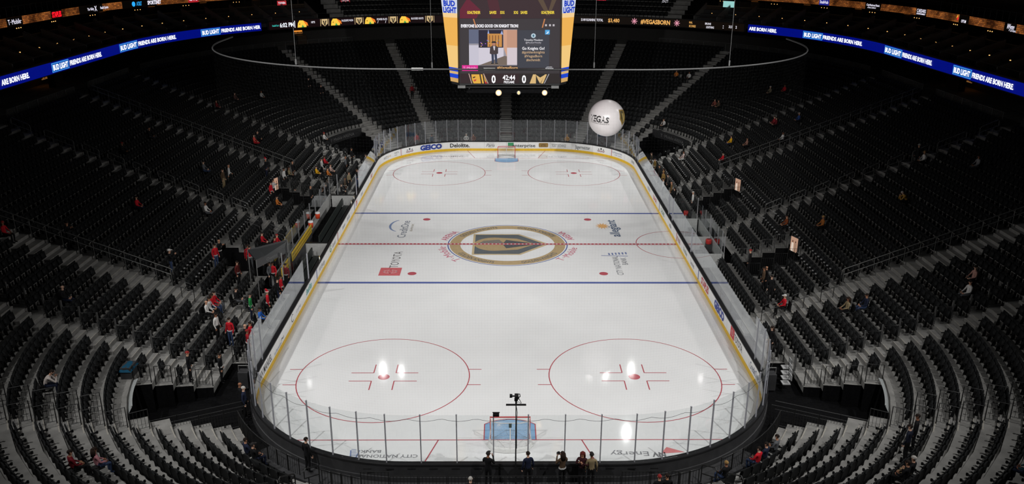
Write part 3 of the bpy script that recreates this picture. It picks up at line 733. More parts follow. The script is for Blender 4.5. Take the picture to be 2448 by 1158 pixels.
 (1962, 517, 'sit', (150, 90, 40), BLK, 'blond', 'person in amber seated alone in the right stand'),
 (2170, 462, 'lean', (170, 130, 60), BLK, 'white', 'person in gold bending forward in the right stand'),
 (2186, 346, 'stand', BLK, BLK, 'cap', 'person in black and a white cap standing on the right middle aisle'),
 (2214, 362, 'sit', WHT, BLK, 'blond', 'person in white seated beside the right middle aisle'),
 (2333, 372, 'sit', (130, 130, 132), GRY, 'short', 'person in grey seated high in the right stand'),
 (1729, 366, 'sit', RED, BLK, 'short', 'person in red seated at the lower end of the long right far rail'),
 (1733, 325, 'sit', YEL, NVY, 'short', 'person in a yellow top seated in the far right section'),
 (1784, 330, 'sit', (150, 110, 96), BLK, 'short', 'person in beige seated right of a yellow top'),
 (1862, 316, 'sit', WHT, BLK, 'short', 'person in white seated below the long right far rail'),
 (1866, 278, 'sit', (150, 36, 44), BLK, 'short', 'person in dark red seated high in the far right section'),
 (1855, 281, 'sit', DRED, BLK, 'long', 'person in maroon seated beside dark red in the far right section'),
 (1907, 270, 'sit', (40, 70, 130), BLK, 'white', 'white haired person in blue seated high in the far right section'),
 (1867, 203, 'sit', RED, BLK, 'short', 'person in red seated in the top rows of the far right corner'),
 (1833, 207, 'sit', (120, 110, 90), BLK, 'white', 'person in khaki seated in the top rows of the far right corner'),
 (1722, 236, 'sit', (130, 70, 60), BLK, 'short', 'person in faded rust seated in the far right bend'),
 (1713, 240, 'sit', BRN, BLK, 'short', 'person in brown seated beside faded rust in the far right bend'),
 (1625, 362, 'sit', (200, 180, 174), WHT, 'short', 'person in a pale jersey and white trousers seated by the far right corner'),
 (1596, 283, 'sit', BRN, BLK, 'bald', 'person in brown seated on the aisle above the far right portal'),
 (1578, 286, 'sit', WHT, BLK, 'short', 'person with white sleeves seated beside the aisle above the far right portal'),
 (1619, 168, 'sit', ORG, BLK, 'short', 'person in gold seated high at the far end'),
 (1657, 170, 'sit', WHT, BLK, 'short', 'person in white seated high at the far end'),
 (1558, 366, 'stand', (60, 52, 40), BLK, 'short', 'fan in a dark gold jersey, farthest of the row along the right glass'),
 (1566, 380, 'stand', (120, 96, 50), BLK, 'cap', 'fan in a gold jersey and cap along the far right glass'),
 (1574, 396, 'stand', (40, 38, 36), BLK, 'short', 'fan in charcoal along the far right glass'),
 (1592, 404, 'stand', (88, 70, 44), BLK, 'long', 'fan with long hair in bronze along the right glass'),
 (1600, 418, 'stand', (64, 62, 60), BLK, 'short', 'fan in dark grey along the right glass'),
 (1586, 428, 'stand', WHT, BLK, 'short', 'fan in a white jersey against the right glass'),
 (1606, 436, 'stand', (110, 84, 50), BLK, 'bald', 'bald fan in bronze, nearest of the row along the right glass'),
 (1580, 410, 'stand', (140, 110, 60), BLK, 'blond', 'blond fan in gold pressed against the right glass'),
 (1616, 450, 'sit', BLK, BLK, 'long', 'person with long hair seated by the right glass past the gold fans'),
 (1672, 459, 'stand', WHT, BLK, 'white', 'white haired person in a white shirt at the far right tunnel rail'),
 (986, 315, 'stand', (190, 60, 66), GRY, 'short', 'person in red standing behind the far left glass'),
 (1032, 322, 'stand', (50, 70, 90), BLK, 'short', 'person in slate blue standing on the stair behind the far glass'),
 (1114, 324, 'sit', WHT, BLK, 'white', 'person in white seated behind the far glass'),
 (1131, 328, 'sit', (120, 70, 50), BLK, 'short', 'person in russet seated behind the far glass'),
 (1346, 335, 'sit', (170, 120, 40), BLK, 'blond', 'person in gold seated behind the far glass under the right far stair'),
 (985, 203, 'stand', (140, 26, 34), BLK, 'short', 'person in red climbing the far left stair'),
 (743, 188, 'stand', BLK, BLK, 'short', 'person in black on the far left corner stair'),
 (757, 202, 'stand', (24, 22, 26), BLK, 'cap', 'person in black and cap following on the far left corner stair'),
 (524, 240, 'sit', (110, 34, 36), BLK, 'short', 'person in dull red seated high in the far left corner'),
 (610, 216, 'sit', (170, 168, 164), BLK, 'short', 'person in pale grey seated high in the far left corner'),
 (569, 222, 'sit', (90, 62, 56), BLK, 'short', 'person in brown seated high in the far left corner'),
]
# ---- prototypes: one continuous skinned body per pose
LBL = {'skin': 0, 'top': 1, 'leg': 2, 'shoe': 3}
def arms(sw):      # overrides for each pose
    return sw
def pose_joints(kind):
    J = {'pel': (0, 0, .95, .14, .105, 'leg'), 'wai': (0, 0, 1.08, .135, .1, 'top'), 'che': (0, .005, 1.3, .165, .115, 'top'), 'nb': (0, .01, 1.46, .085, .075, 'top'),
         'nk': (0, 0, 1.52, .05, .05, 'skin'), 'h1': (0, -.015, 1.585, .062, .075, 'skin'), 'h2': (0, -.01, 1.66, .078, .095, 'skin'), 'h3': (0, 0, 1.72, .06, .075, 'skin')}
    for q, n in ((-1, 'l'), (1, 'r')):
        J['sh'+n] = (.175*q, .01, 1.41, .062, .062, 'top'); J['el'+n] = (.235*q, .03, 1.13, .047, .047, 'top'); J['wr'+n] = (.24*q, -.06, .91, .03, .03, 'top'); J['ha'+n] = (.24*q, -.08, .84, .018, .036, 'skin')
        J['hi'+n] = (.095*q, 0, .88, .088, .088, 'leg'); J['kn'+n] = (.1*q, -.02, .5, .062, .062, 'leg'); J['an'+n] = (.1*q, .03, .1, .045, .045, 'leg'); J['to'+n] = (.115*q, -.14, .045, .042, .035, 'shoe')
    def st(n, *c): J[n] = (*c, *J[n][3:])
    if kind == 'phone':
        for q, n in ((-1, 'l'), (1, 'r')):
            st('el'+n, .25*q, -.08, 1.18); st('wr'+n, .1*q, -.3, 1.36); st('ha'+n, .06*q, -.33, 1.42)
    if kind == 'walk':
        st('knl', -.1, -.16, .52); st('anl', -.1, -.12, .12); st('tol', -.11, -.28, .06); st('anr', .1, .2, .14); st('tor', .11, .06, .045)
        st('wrl', -.25, .08, .92); st('hal', -.25, .09, .85); st('wrr', .24, -.18, .98); st('har', .23, -.24, .93)
    if kind in ('sit', 'lean'):
        for n in list(J):
            c = J[n]
            if n[:2] in ('pe', 'wa', 'ch', 'nb', 'nk', 'h1', 'h2', 'h3', 'sh', 'el', 'wr', 'ha'): J[n] = (c[0], c[1], c[2]-.41, *c[3:])
        for q, n in ((-1, 'l'), (1, 'r')):
            st('hi'+n, .1*q, -.06, .53); st('kn'+n, .13*q, -.46, .53); st('an'+n, .12*q, -.44, .1); st('to'+n, .13*q, -.6, .045)
            st('el'+n, .26*q, -.06, .76); st('wr'+n, .14*q, -.28, .66); st('ha'+n, .1*q, -.34, .63)
        if kind == 'lean':
            for n in ('che', 'nb', 'nk', 'h1', 'h2', 'h3', 'shl', 'shr'):
                c = J[n]; dz = c[2]-.6; J[n] = (c[0], c[1]-dz*.55, .6+dz*.84, *c[3:])
            for q, n in ((-1, 'l'), (1, 'r')):
                st('el'+n, .15*q, -.46, .66); st('wr'+n, .05*q, -.5, .88); st('ha'+n, .03*q, -.49, .95)
    return J
BONES = [('pel', 'wai'), ('wai', 'che'), ('che', 'nb'), ('nb', 'nk'), ('nk', 'h1'), ('h1', 'h2'), ('h2', 'h3')]
for n in 'lr': BONES += [('che', 'sh'+n), ('sh'+n, 'el'+n), ('el'+n, 'wr'+n), ('wr'+n, 'ha'+n), ('pel', 'hi'+n), ('hi'+n, 'kn'+n), ('kn'+n, 'an'+n), ('an'+n, 'to'+n)]
def skin_mesh(pts, rad, edges, root, sub):
    me = bpy.data.meshes.new('s'); me.from_pydata(pts, edges, []); o = bpy.data.objects.new('s', me); COL.objects.link(o)
    o.modifiers.new('k', 'SKIN'); sv = me.skin_vertices[0].data
    for i, r_ in enumerate(rad): sv[i].radius = r_; sv[i].use_root = (i == root)
    m2 = o.modifiers.new('b', 'SUBSURF'); m2.levels = sub; m2.render_levels = sub
    dg = bpy.context.evaluated_depsgraph_get(); ev = o.evaluated_get(dg); r_ = bpy.data.meshes.new_from_object(ev)
    v = [tuple(q.co) for q in r_.vertices]; f = [tuple(p.vertices) for p in r_.polygons]
    bpy.data.objects.remove(o); bpy.data.meshes.remove(r_); return v, f
def make_body(kind):
    J = pose_joints(kind); names = list(J); ix = {n: i for i, n in enumerate(names)}
    pts = [J[n][:3] for n in names]; rad = [J[n][3:5] for n in names]
    v, f = skin_mesh(pts, rad, [(ix[a], ix[c]) for a, c in BONES], 0, 1)
    lab = []
    pa = [(np.array(J[a][:3]), np.array(J[c][:3]), J[a][5], J[c][5]) for a, c in BONES]
    for q in f:
        c = np.mean([v[i] for i in q], axis=0); best = (9, 0)
        for A, B, la, lb in pa:
            t = np.clip(np.dot(c-A, B-A)/np.dot(B-A, B-A), 0, 1); dd = np.linalg.norm(c-A-(B-A)*t)
            if dd < best[0]: best = (dd, LBL[la if t < .5 else lb])
        lab.append(best[1])
    def add(vs, fs, l):
        o = len(v); v.extend(vs); f.extend([tuple(i+o for i in q) for q in fs]); lab.extend([l]*len(fs))
    for n, q in (('l', -1), ('r', 1)):     # five fingers on each hand
        w, h = np.array(J['wr'+n][:3]), np.array(J['ha'+n][:3]); d = (h-w)/np.linalg.norm(h-w)
        side = np.cross(d, [q*1., .01, 0]); side /= np.linalg.norm(side); nrm = np.cross(side, d)
        for i in range(4):
            b0 = h+side*(i-1.5)*.019; ln = (.068, .078, .074, .058)[i]
            mb = MB().tube([b0-d*.01, b0+d*ln*.5+nrm*.004, b0+d*ln*.8-nrm*.012*q, b0+d*ln-nrm*.026*q], [.0095, .009, .008, .006], 5); add(mb.v, mb.f, 0)
        b0 = h-d*.035+side*-.03
        mb = MB().tube([b0, b0-side*.028+d*.03, b0-side*.034+d*.06], [.012, .0105, .008], 5); add(mb.v, mb.f, 0)
    hd = np.array(J['h2'][:3])
    for q in (-1, 1):      # ears, eyes
        mb = MB().tube([hd+[q*.074, .012, -.03], hd+[q*.088, .018, .0], hd+[q*.078, .02, .025]], [.012, .018, .012], 5); add(mb.v, mb.f, 0)
        mb = MB().box(hd+[q*.03, -.088, .005], (.022, .012, .012)); add(mb.v, mb.f, 4)
    mb = MB().tube([hd+[0, -.088, .012], hd+[0, -.108, -.022], hd+[0, -.09, -.03]], [.008, .014, .009], 5); add(mb.v, mb.f, 0)
    mb = MB().box(hd+[0, -.083, -.055], (.045, .012, .008)); add(mb.v, mb.f, 5)
    me = bpy.data.meshes.new('person_body'); me.from_pydata(v, [], f)
    for _ in range(6): me.materials.append(None)
    me.polygons.foreach_set('material_index', lab); me.polygons.foreach_set('use_smooth', [True]*len(f)); me.update()
    return me, tuple(hd)
BODY = {k: make_body(k) for k in ('stand', 'phone', 'walk', 'sit', 'lean')}
def cap_shape(rx, ry, rz, z0, a1=PI/2, extra=None, n=14):
    b = MB(); rows = []
    for t in np.linspace(-.25, a1, 6): rows.append([(rx*math.cos(t)*math.cos(p), .005+ry*math.cos(t)*math.sin(p), z0+rz*math.sin(t)) for p in np.linspace(0, 2*PI, n+1)])
    b.grid(rows)
    if extra: extra(b)
    return b.mesh('hair')
def _long(b):
    for k in range(9):
        a = PI*k/8; x, y = .088*math.cos(a), .03+.08*math.sin(a)
        b.tube([(x, y, .02), (x*1.08, y+.02, -.12), (x*1.05, y+.03, -.26-.03*(k % 2))], [.03, .034, .018], 5)
def _brim(b): b.grid([[(-.075, -.07, .045), (0, -.09, .05), (.075, -.07, .045)], [(-.06, -.17, .03), (0, -.19, .032), (.06, -.17, .03)]])
def _pom(b): b.tube([(0, .02, .1), (.03, .06, .19), (.05, .1, .17), (.055, .11, .14)], [.07, .04, .035, .03], 7)
HAIRM = {'short': cap_shape(.088, .106, .085, .018), 'long': cap_shape(.09, .108, .085, .018, extra=_long), 'cap': cap_shape(.091, .109, .09, .025, extra=_brim), 'santa': cap_shape(.095, .112, .09, .025, extra=_pom)}
for m_ in HAIRM.values(): m_.materials.append(None); m_.polygons.foreach_set('use_smooth', [True]*len(m_.polygons))
HSPEC = {'short': ('short', (34, 26, 22), 'hair'), 'long': ('long', (40, 28, 22), 'hair'), 'longred': ('long', (92, 34, 30), 'hair'), 'blond': ('short', (150, 118, 72), 'hair'), 'white': ('short', (176, 172, 166), 'hair'),
         'cap': ('cap', (200, 198, 194), 'cap'), 'bcap': ('cap', (24, 24, 26), 'cap'), 'redcap': ('short', (140, 40, 40), 'knit_cap'), 'santa': ('santa', (190, 34, 44), 'santa_hat')}
SKIN = [(206, 160, 134), (188, 138, 110), (150, 104, 80), (214, 172, 148)]
SHOE, EYE, LIP = cloth((30, 30, 32)), mat('eye_dark', (.01, .008, .008), .3, var=.05), mat('lip', lin(160, 90, 84), .5, var=.05)
def place_row(u, v, h, k_floor=False):
    """row and point on the bowl whose point at height h above the tread shows at (u, v)"""
    best = None
    for k in range(-1, NR+1):
        z = zk(k) if k >= 0 else 0.; q = onz(u, v, z+h); d = dist(q[0], q[1])
        lo, hi = (dk(k), dk(k)+TR) if k >= 0 else (.25, D0)
        if k == NR: hi = 30
        e = max(lo-d, d-hi, 0)
        if k < 0 and d < .2: e += 5
        if best is None or e < best[0]-1e-6: best = (e, k, q, z, d)
    return best[1:]
occupied = []
TUN = {523: 0, 572: 0, 590: 0, 705: 0}
def person(i, u, v, pose, top, leg, hair, label):
    hh = (1.70 if pose in ('stand', 'phone', 'walk') else (1.3 if pose == 'sit' else 1.1)); sc_ = 1.0
    k, q, z, d = place_row(u, v, hh)
    if u in TUN: z = 0.; q = onz(u, v, hh); d = dist(q[0], q[1])
    if (v > 1060 and 1100 < u < 1440 or (u == 743 and v > 1000)) and pose != 'sit': z = .22; k = -1; q = onz(u, v, hh+z); d = max(.62, dist(q[0], q[1]))
    s = s_of(q[0], q[1])
    if pose in ('sit', 'lean'):
        k = max(k, 0); z = zk(k); p = P(s, dk(k)+.47, z)
    else:
        dd = d if u in TUN or k < 0 else min(max(d, dk(k)+.2), dk(k)+(.4 if k < NR else 3)); p = P(s, max(dd, .5), z)
    x, y, nx, ny = base(s); rz = math.atan2(-nx, ny)+rng.uniform(-.5, .5)
    if hair == 'longred': rz += 2.4
    if 'back turned' in label: rz = 0
    if pose in ('sit', 'lean'): rz = math.atan2(-nx, ny); occupied.append((p[0], p[1], z, rz, k, s))
    me, hd = BODY[pose]
    t = thing('person', label, 'person', None, tuple(p), rz)
    o = link('body', me, None, t)
    for j, m_ in enumerate((cloth(SKIN[i % 4]), cloth(top), cloth(leg), SHOE, EYE, LIP)):
        o.material_slots[j].link = 'OBJECT'; o.material_slots[j].material = m_
    if hair != 'bald':
        h, c, nm = HSPEC[hair]
        if hair == 'cap' and 'white cap' not in label: c = (40, 38, 38)
        ho = link(nm, HAIRM[h], None, t); ho.location = hd; ho.material_slots[0].link = 'OBJECT'; ho.material_slots[0].material = cloth(c)
        if h == 'santa': MB().lathe((0, .005, .01), [(.1, 0), (.115, .02), (.1, .045)], 12).obj('hat_band', cloth((225, 222, 220)), ho)
    if 'jersey' in label and pose in ('stand', 'phone'):
        for z_, rx_, ry_ in ((.96, .155, .118), (1.0, .152, .116)):
            MB().tube([(rx_*math.cos(a), .0+ry_*math.sin(a), z_) for a in np.linspace(0, 2*PI, 17)], .011, 4, False).obj('jersey_stripe', cloth((216, 214, 210) if top != WHT else (26, 26, 28)), t)
    for num in ('19', '20', '88', '98'):
        if 'numbered '+num in label:
            text('jersey_number', num, cloth((220, 218, 214)), t, lambda a, c_: (-a, .135, 1.12+c_), .24, .24, bold=.02)
            t.rotation_euler[2] = 0.35*(1 if num in '1920' else -1)
    if pose == 'phone' and 'camera' in label:
        MB().box((0, -.36, 1.46), (.14, .09, .1)).lathe((0, -.36, 1.46), [(.03, .05), (.045, .07), (.0, .07)], 8).obj('camera', BLACKR, None, label='small black camera held by a person at the near glass', category='camera').matrix_world = Matrix.Translation(tuple(p)) @ Matrix.Rotation(rz, 4, 'Z')
for i, a in enumerate(PEOPLE): person(i, *a)

# ---- seat objects: folded ones nearest the camera, open ones under people, the rest one mass
occ = np.array([o_[:3] for o_ in occupied]); keep = np.ones(len(seats), bool)
opened = []
for (x, y, z, rz, k, s) in occupied:
    m_ = (seats[:, 4] == k); dd = np.where(m_, np.hypot(seats[:, 0]-P(s, dk(k))[0], seats[:, 1]-P(s, dk(k))[1]), 9)
    j = int(dd.argmin())
    if dd[j] < .6 and keep[j]: keep[j] = False
    opened.append((*P(s, dk(k), z), rz))
    keep &= ~((dd < .4))
pjk = pj[keep]; sk = seats[keep]
infr = (pjk[:, 0] > 5) & (pjk[:, 0] < 2443) & (pjk[:, 1] > 5) & (pjk[:, 1] < 1150)
order = np.argsort(np.where(infr, pjk[:, 2], 1e9))
N_IND = 300-len(opened)
def seat_root(i, loc, rz, label, group, pan):
    t = thing('arena_seat', label, 'seat', group, loc, rz)
    for nm, me in (('backrest', ME_BACK), ('seat_pan', pan), ('armrest', ME_ARM), ('leg', ME_LEG)):
        o = bpy.data.objects.new(nm, me); COL.objects.link(o); o.parent = t
    return t
def zone(u):
    for lim, nm in ((380, 'in the rows of the bottom left corner of the stands'), (900, 'in the curved front rows left of the near glass'), (1560, 'in the low rows behind the near goal'), (2060, 'in the curved front rows right of the near glass'), (9999, 'in the rows of the bottom right corner of the stands')):
        if u < lim: return nm
W1 = 'first second third fourth fifth sixth seventh eighth ninth tenth eleventh twelfth thirteenth fourteenth fifteenth sixteenth seventeenth eighteenth nineteenth'.split()
def nth(n_):
    if n_ < 20: return W1[n_-1]
    t_, u_ = divmod(n_, 10); return (('twentieth', 'thirtieth', 'fortieth', 'fiftieth', 'sixtieth')[t_-2] if u_ == 0 else ('twenty', 'thirty', 'forty', 'fifty', 'sixty')[t_-2]+'-'+W1[u_-1])
NMS = {round(v % TOT, 4): nm for nm, v in AIS.items()}
for j in order[:N_IND]:
    x, y, z, rz, k, s, ii, jj = sk[j]; zn = zone(pjk[j, 0])
    seat_root(j, (x, y, z), rz, f'tipped-up charcoal seat, {nth(int(k)+1)} row from the ice, {nth(int(jj)+1)} from the {NMS[a_s[int(ii)]]} aisle', 'empty folding seats '+zn, ME_PAN)
for (x, y, z, rz), lb in zip(opened, [a for a in PEOPLE if a[2] in ('sit', 'lean')]): seat_root(0, (x, y, z), rz, ' '.join(('seat folded down under the '+lb[6]).replace(',', '').split()[:16]), 'seats in use', ME_PANO)
rest = np.concatenate([sk[order[N_IND:]][:, :4], np.array(upseats)[:, :4]])
tv, tf = seat_template(); nv = len(tv); n = len(rest)
c_, s_ = np.cos(rest[:, 3]), np.sin(rest[:, 3])
V = np.empty((n, nv, 3)); V[:, :, 0] = rest[:, 0:1]+c_[:, None]*tv[:, 0]-s_[:, None]*tv[:, 1]; V[:, :, 1] = rest[:, 1:2]+s_[:, None]*tv[:, 0]+c_[:, None]*tv[:, 1]; V[:, :, 2] = rest[:, 2:3]+tv[:, 2]
F = (tf[None]+(np.arange(n)*nv)[:, None, None]).reshape(-1)
me = bpy.data.meshes.new('seat_mass'); me.vertices.add(n*nv); me.vertices.foreach_set('co', V.reshape(-1)); nl = len(F); me.loops.add(nl); me.loops.foreach_set('vertex_index', F)
me.polygons.add(nl//4); me.polygons.foreach_set('loop_start', np.arange(0, nl, 4)); me.polygons.foreach_set('loop_total', np.full(nl//4, 4)); me.update(calc_edges=True)
link('arena_seats', me, SEATM, None, kind='stuff', label='rows upon rows of empty charcoal folding seats filling the stands', category='seats')
print('SEATS', n, len(order), len(opened))

cb = MB()
for sx_, sy_, sz_, rz_, k_, s_q, i_, j_ in seats:
    if (k_ in (5, 6) and abs(sy_) < 13) or (k_ in (2, 3, 4) and 14 < sy_ < 24):
        t_ = np.array([math.cos(rz_), math.sin(rz_), 0]); n_ = np.array([-math.sin(rz_), math.cos(rz_), 0]); cb.box(np.array([sx_, sy_, sz_])-t_*.265+n_*.5+[0, 0, .64], (.09, .09, .06))
cb.obj('cup_holders', mat('cup_pale', (.3, .3, .3), .5, var=.1), None, kind='stuff', label='rows of pale cup holders on the lower side seats', category='cup holders')
# ------------------------------------------------------------------ upper terrace behind the ribbon, loge boxes, suites
up = empty('upper_terrace', kind='structure', label='upper tier of dark stepped seating behind the ribbon board', category='terrace')
usr = np.linspace(ua, ub, 60)
for k in range(UP_ROWS):
    ring_strip(usr, [(UD0+UTR*k, UZ0+URS*(k-1) if k else 11.6), (UD0+UTR*k, UZ0+URS*k), (UD0+UTR*(k+1), UZ0+URS*k)]).obj('concrete_tread', CONC, up)
ring_strip(usr, [(UD0+UTR*UP_ROWS, UZ0+URS*UP_ROWS-.5), (UD0+UTR*UP_ROWS, 24)]).obj('back_wall', PIT, up)
for s0 in up_ais[1:-1]:
    x, y, nx, ny = base(s0); A = np.array([[-ny, nx, 0], [nx, ny, 0], [0, 0, 1]])
    for k in range(1, UP_ROWS): MB().box(P(s0, UD0+UTR*k-.22, UZ0+URS*(k-1)+.13), (1.1, .44, .26), A).obj('step', CONC2, up)
LOG = {'left': (sc('FL', 58)+.5, sside('L', -14)), 'right': (sside('R', -14), sc('FR', 58)-.5)}
SUITE = mat('suite_wall', (.05, .032, .02), .7, var=.3, scale=3)
BRICK = None
def brick_mat():
    m = bpy.data.materials.new('brick_led'); m.use_nodes = True; nt = m.node_tree; b = nt.nodes['Principled BSDF']; L = nt.links.new
    b.inputs['Base Color'].default_value = (.01, .01, .01, 1); b.inputs['Roughness'].default_value = .6
    tc = nt.nodes.new('ShaderNodeTexCoord'); br = nt.nodes.new('ShaderNodeTexBrick'); nz = nt.nodes.new('ShaderNodeTexNoise'); mx = nt.nodes.new('ShaderNodeMix'); mx.data_type = 'RGBA'; mx.blend_type = 'MULTIPLY'; mx.inputs[0].default_value = 1
    rp = nt.nodes.new('ShaderNodeValToRGB'); rp.color_ramp.elements[0].position = .35; rp.color_ramp.elements[1].position = .75
    rp.color_ramp.elements[0].color = (.12, .1, .08, 1); rp.color_ramp.elements[1].color = (1, .95, .8, 1)
    br.inputs['Scale'].default_value = 1; br.inputs['Brick Width'].default_value = .34; br.inputs['Row Height'].default_value = .15; br.inputs['Mortar Size'].default_value = .014
    br.inputs['Color1'].default_value = (.26, .085, .02, 1); br.inputs['Color2'].default_value = (.09, .028, .01, 1); br.inputs['Mortar'].default_value = (.02, .01, .005, 1)
    nz.inputs['Scale'].default_value = .55; nz.inputs['Detail'].default_value = 5
    L(tc.outputs['UV'], br.inputs['Vector']); L(tc.outputs['UV'], nz.inputs['Vector']); L(nz.outputs['Fac'], rp.inputs['Fac'])
    L(br.outputs['Color'], mx.inputs[6]); L(rp.outputs['Color'], mx.inputs[7]); L(mx.outputs[2], b.inputs['Emission Color']); b.inputs['Emission Strength'].default_value = 2.2
    m.cycles.emission_sampling = 'NONE'; return m
BRICK = brick_mat()
WG = glow('sign_white', (232, 228, 245), 1.3)
AMB = glow('amber_lamp', (255, 190, 110), 1.6)
DIM = glow('dim_amber', (120, 72, 30), .55)
for sd, (a, c) in LOG.items():
    lo, hi = min(a, c), max(a, c); sg = np.linspace(lo, hi, 70)
    lt = empty('loge_terrace', kind='structure', label=f'dark stepped loge seating behind the {sd} ribbon board', category='terrace')
    for k in range(4):
        dd, zz = 24.6+1.0*k, 12.3+.42*k
        ring_strip(sg, [(dd, zz-.42), (dd, zz), (dd+1.0, zz)]).obj('concrete_tread', DARK, lt)
    ring_strip(sg, [(28.6, 13.56), (28.6, 14.0), (28.75, 14.0), (28.75, 13.5), (32.5, 13.5), (32.5, 17.5)]).obj('suite_shell', SUITE, lt)
    ring_strip(sg, [(28.59, 13.97), (28.59, 14.03), (28.76, 14.03)]).obj('counter_edge', mat('counter_tan', (.16, .11, .06), .5, var=.1), lt)
    ring_strip(sg, [(29.3, 14.85), (32.5, 14.85)]).obj('suite_ceiling', SUITE, lt)
    ring_strip(sg, [(29.0, 15.7), (34, 15.7), (34, 24)]).obj('upper_ledge', PIT, lt)
    rg = Ring(24.5); l0, l1 = rg.to_l(lo), rg.to_l(hi); nn = int((l1-l0)/3.0)
    for i in range(nn+1):
        s = rg.to_s(l0+(l1-l0)*i/nn); x, y, nx, ny = base(s); t = np.array([-ny, nx, 0])*.05
        b = MB(); prof = [(24.7, 12.0), (24.7, 12.95), (28.5, 14.35), (28.5, 13.0)]
        b.add([P(s, d, z)-t for d, z in prof]+[P(s, d, z)+t for d, z in prof], [(0, 1, 2, 3), (7, 6, 5, 4), (0, 4, 5, 1), (1, 5, 6, 2), (2, 6, 7, 3)])
        b.obj('divider_wall', mat('divider_grey', (.12, .115, .11), .7, var=.1), lt)
        MB().tube([P(s, 24.75, 13.05), P(s, 28.4, 14.42)], .025, 5).obj('divider_rail', STEEL if i % 2 else BRAIL, lt)
        if i < nn:
            s2 = rg.to_s(l0+(l1-l0)*(i+.5)/nn)
            MB().box(P(s2, 26.5, 13.25), (.08, .08, .06)).obj('step_light', AMB, lt)
            # suite partition and lamp
            MB().box(P(s, 30.6, 14.2), (.14, .14, 1.3)).obj('suite_post', SUITE, lt)
            if i % 2 == (0 if sd == 'left' else 1):
                for q in (-.35, 0, .35): MB().lathe(P(rg.to_s(l0+(l1-l0)*(i+.5)/nn+q), 29.6, 14.52), [(0, 0), (.05, .02), (.03, .08)], 8).obj('pendant_lamp', AMB, lt)
            else:
                MB().box(P(s2, 31.8, 14.15), (1.2, 1.2, .9), np.array([[-base(s2)[3], base(s2)[2], 0], [base(s2)[2], base(s2)[3], 0], [0, 0, 1]])).obj('bar_unit', mat('bar_panel', (.1, .075, .05), .5, var=.2), lt)
                MB().box(P(s2, 31.1, 14.62), (.9, .1, .05), np.array([[-base(s2)[3], base(s2)[2], 0], [base(s2)[2], base(s2)[3], 0], [0, 0, 1]])).obj('bar_light', DIM, lt)
    # handrail over the band
    MB().tube([P(s, 28.95, 16.5) for s in sg], .03, 5).obj('upper_rail', BRAIL, lt)
    pb = MB()
    for s in np.linspace(lo, hi, 46): pb.tube([P(s, 28.95, 15.7), P(s, 28.95, 16.5)], .02, 4)
    pb.obj('rail_posts', BRAIL, lt, kind='stuff')
    # brick coloured LED band with sponsor signs
    bd = thing('suite_led_band', f'amber brick patterned LED band with sponsor names above the {sd} suites', 'LED band')
    rb = Ring(28.9); ls = np.linspace(rb.to_l(lo), rb.to_l(hi), 80)
    b = MB(); b.grid([[rb.at(l, 14.92) for l in ls], [rb.at(l, 15.62) for l in ls]]); o = b.obj('screen', BRICK, bd)
    uv = o.data.uv_layers.new(name='UVMap'); nV = len(ls)
    for lp in o.data.loops:
        vi = lp.vertex_index; uv.data[lp.index].uv = (ls[vi % nV], .7*(vi//nV))
    b = MB(); b.grid([[rb.at(l, z, dd) for l in ls] for z, dd in ((14.88, -.02), (14.88, .25), (15.66, .25), (15.66, -.02))]); b.obj('housing', DARK, bd)
    def band_fn(u, v):
        l = l_at(rb, u, 15.27); return lambda x, y: rb.at(l-x, 15.27+y, -.03), l
    def sign(s_, u, v, w, h, m, y0=None, panel=True, pw=None, bold=.01, shear=0, pcol=(4, 3, 2)):
        fn, l = band_fn(u, v)
        if panel: rect('sign_panel', -(pw or w*.6), -.36, (pw or w*.6), .36, glow('panel_%d_%d_%d' % pcol, pcol, 1), bd, lambda x, y: rb.at(l-x, 15.27+y, -.015), 6)
        text('sign_lettering', s_, m, bd, fn, w, h, y0=-h/2 if y0 is None else y0, bold=bold, shear=shear)
        return fn
    if sd == 'left':
        sign('T··Mobile·', 34, 51, 2.1, .42, WG, bold=0); sign('STAPLES', 135, 35, 1.75, .46, glow('sign_red', (255, 24, 40), 1.3), bold=.05)
        sign('The Valley', 216, 21, 1.1, .26, WG, panel=True, pw=2.0); sign('X', 228, 18, .4, .5, WG, panel=False); sign('Health System', 249, 16, 1.3, .26, WG, panel=False)
        sign('AT&T', 332, 7, .8, .4, glow('sign_cyan', (40, 160, 235), 1.2), pw=2.6, bold=.02); sign('SPORTSNET', 369, 3, 2.0, .4, WG, panel=False, bold=.03)
        fn, l = band_fn(319, 7); poly('sign_logo', disc_pts(0, 0, .26), glow('sign_cyan', (40, 160, 235), 1.2), bd, fn)
        sign('CVS', 462, 1, 1.2, .3, WG, panel=True, pcol=(170, 30, 40))
    else:
        sign('StubHub', 1971, 2, 1.2, .34, WG, pcol=(30, 34, 130)); sign('CityNational Bank', 2088, 11, 2.0, .22, WG, y0=.02); sign('AN RBC COMPANY', 2085, 16, 1.3, .14, WG, y0=-.22, panel=False)
        sign('CAESARS', 2203, 24, 1.55, .32, WG, y0=-.02); sign('ENTERTAINMENT', 2203, 30, 1.5, .15, WG, y0=-.24, panel=False, bold=.02)
        sign('OPTUM', 2305, 46, .85, .26, WG, y0=-.3, pw=.9); fn, l = band_fn(2289, 41)
        poly('sign_logo', [(-.18, .05), (0, .36), (.02, .18), (-.06, .05)], glow('sign_yellow', (240, 190, 50), 1.2), bd, fn); poly('sign_logo', [(.02, .3), (.2, .02), (.05, -.2), (-.08, -.02), (.06, .05)], glow('sign_red', (255, 24, 40), 1.3), bd, fn)
        sign('Wynn', 2415, 62, 1.1, .42, WG, y0=-.12, shear=.3, pw=.9); sign('LAS VEGAS', 2424, 70, .8, .14, WG, y0=-.3, panel=False)


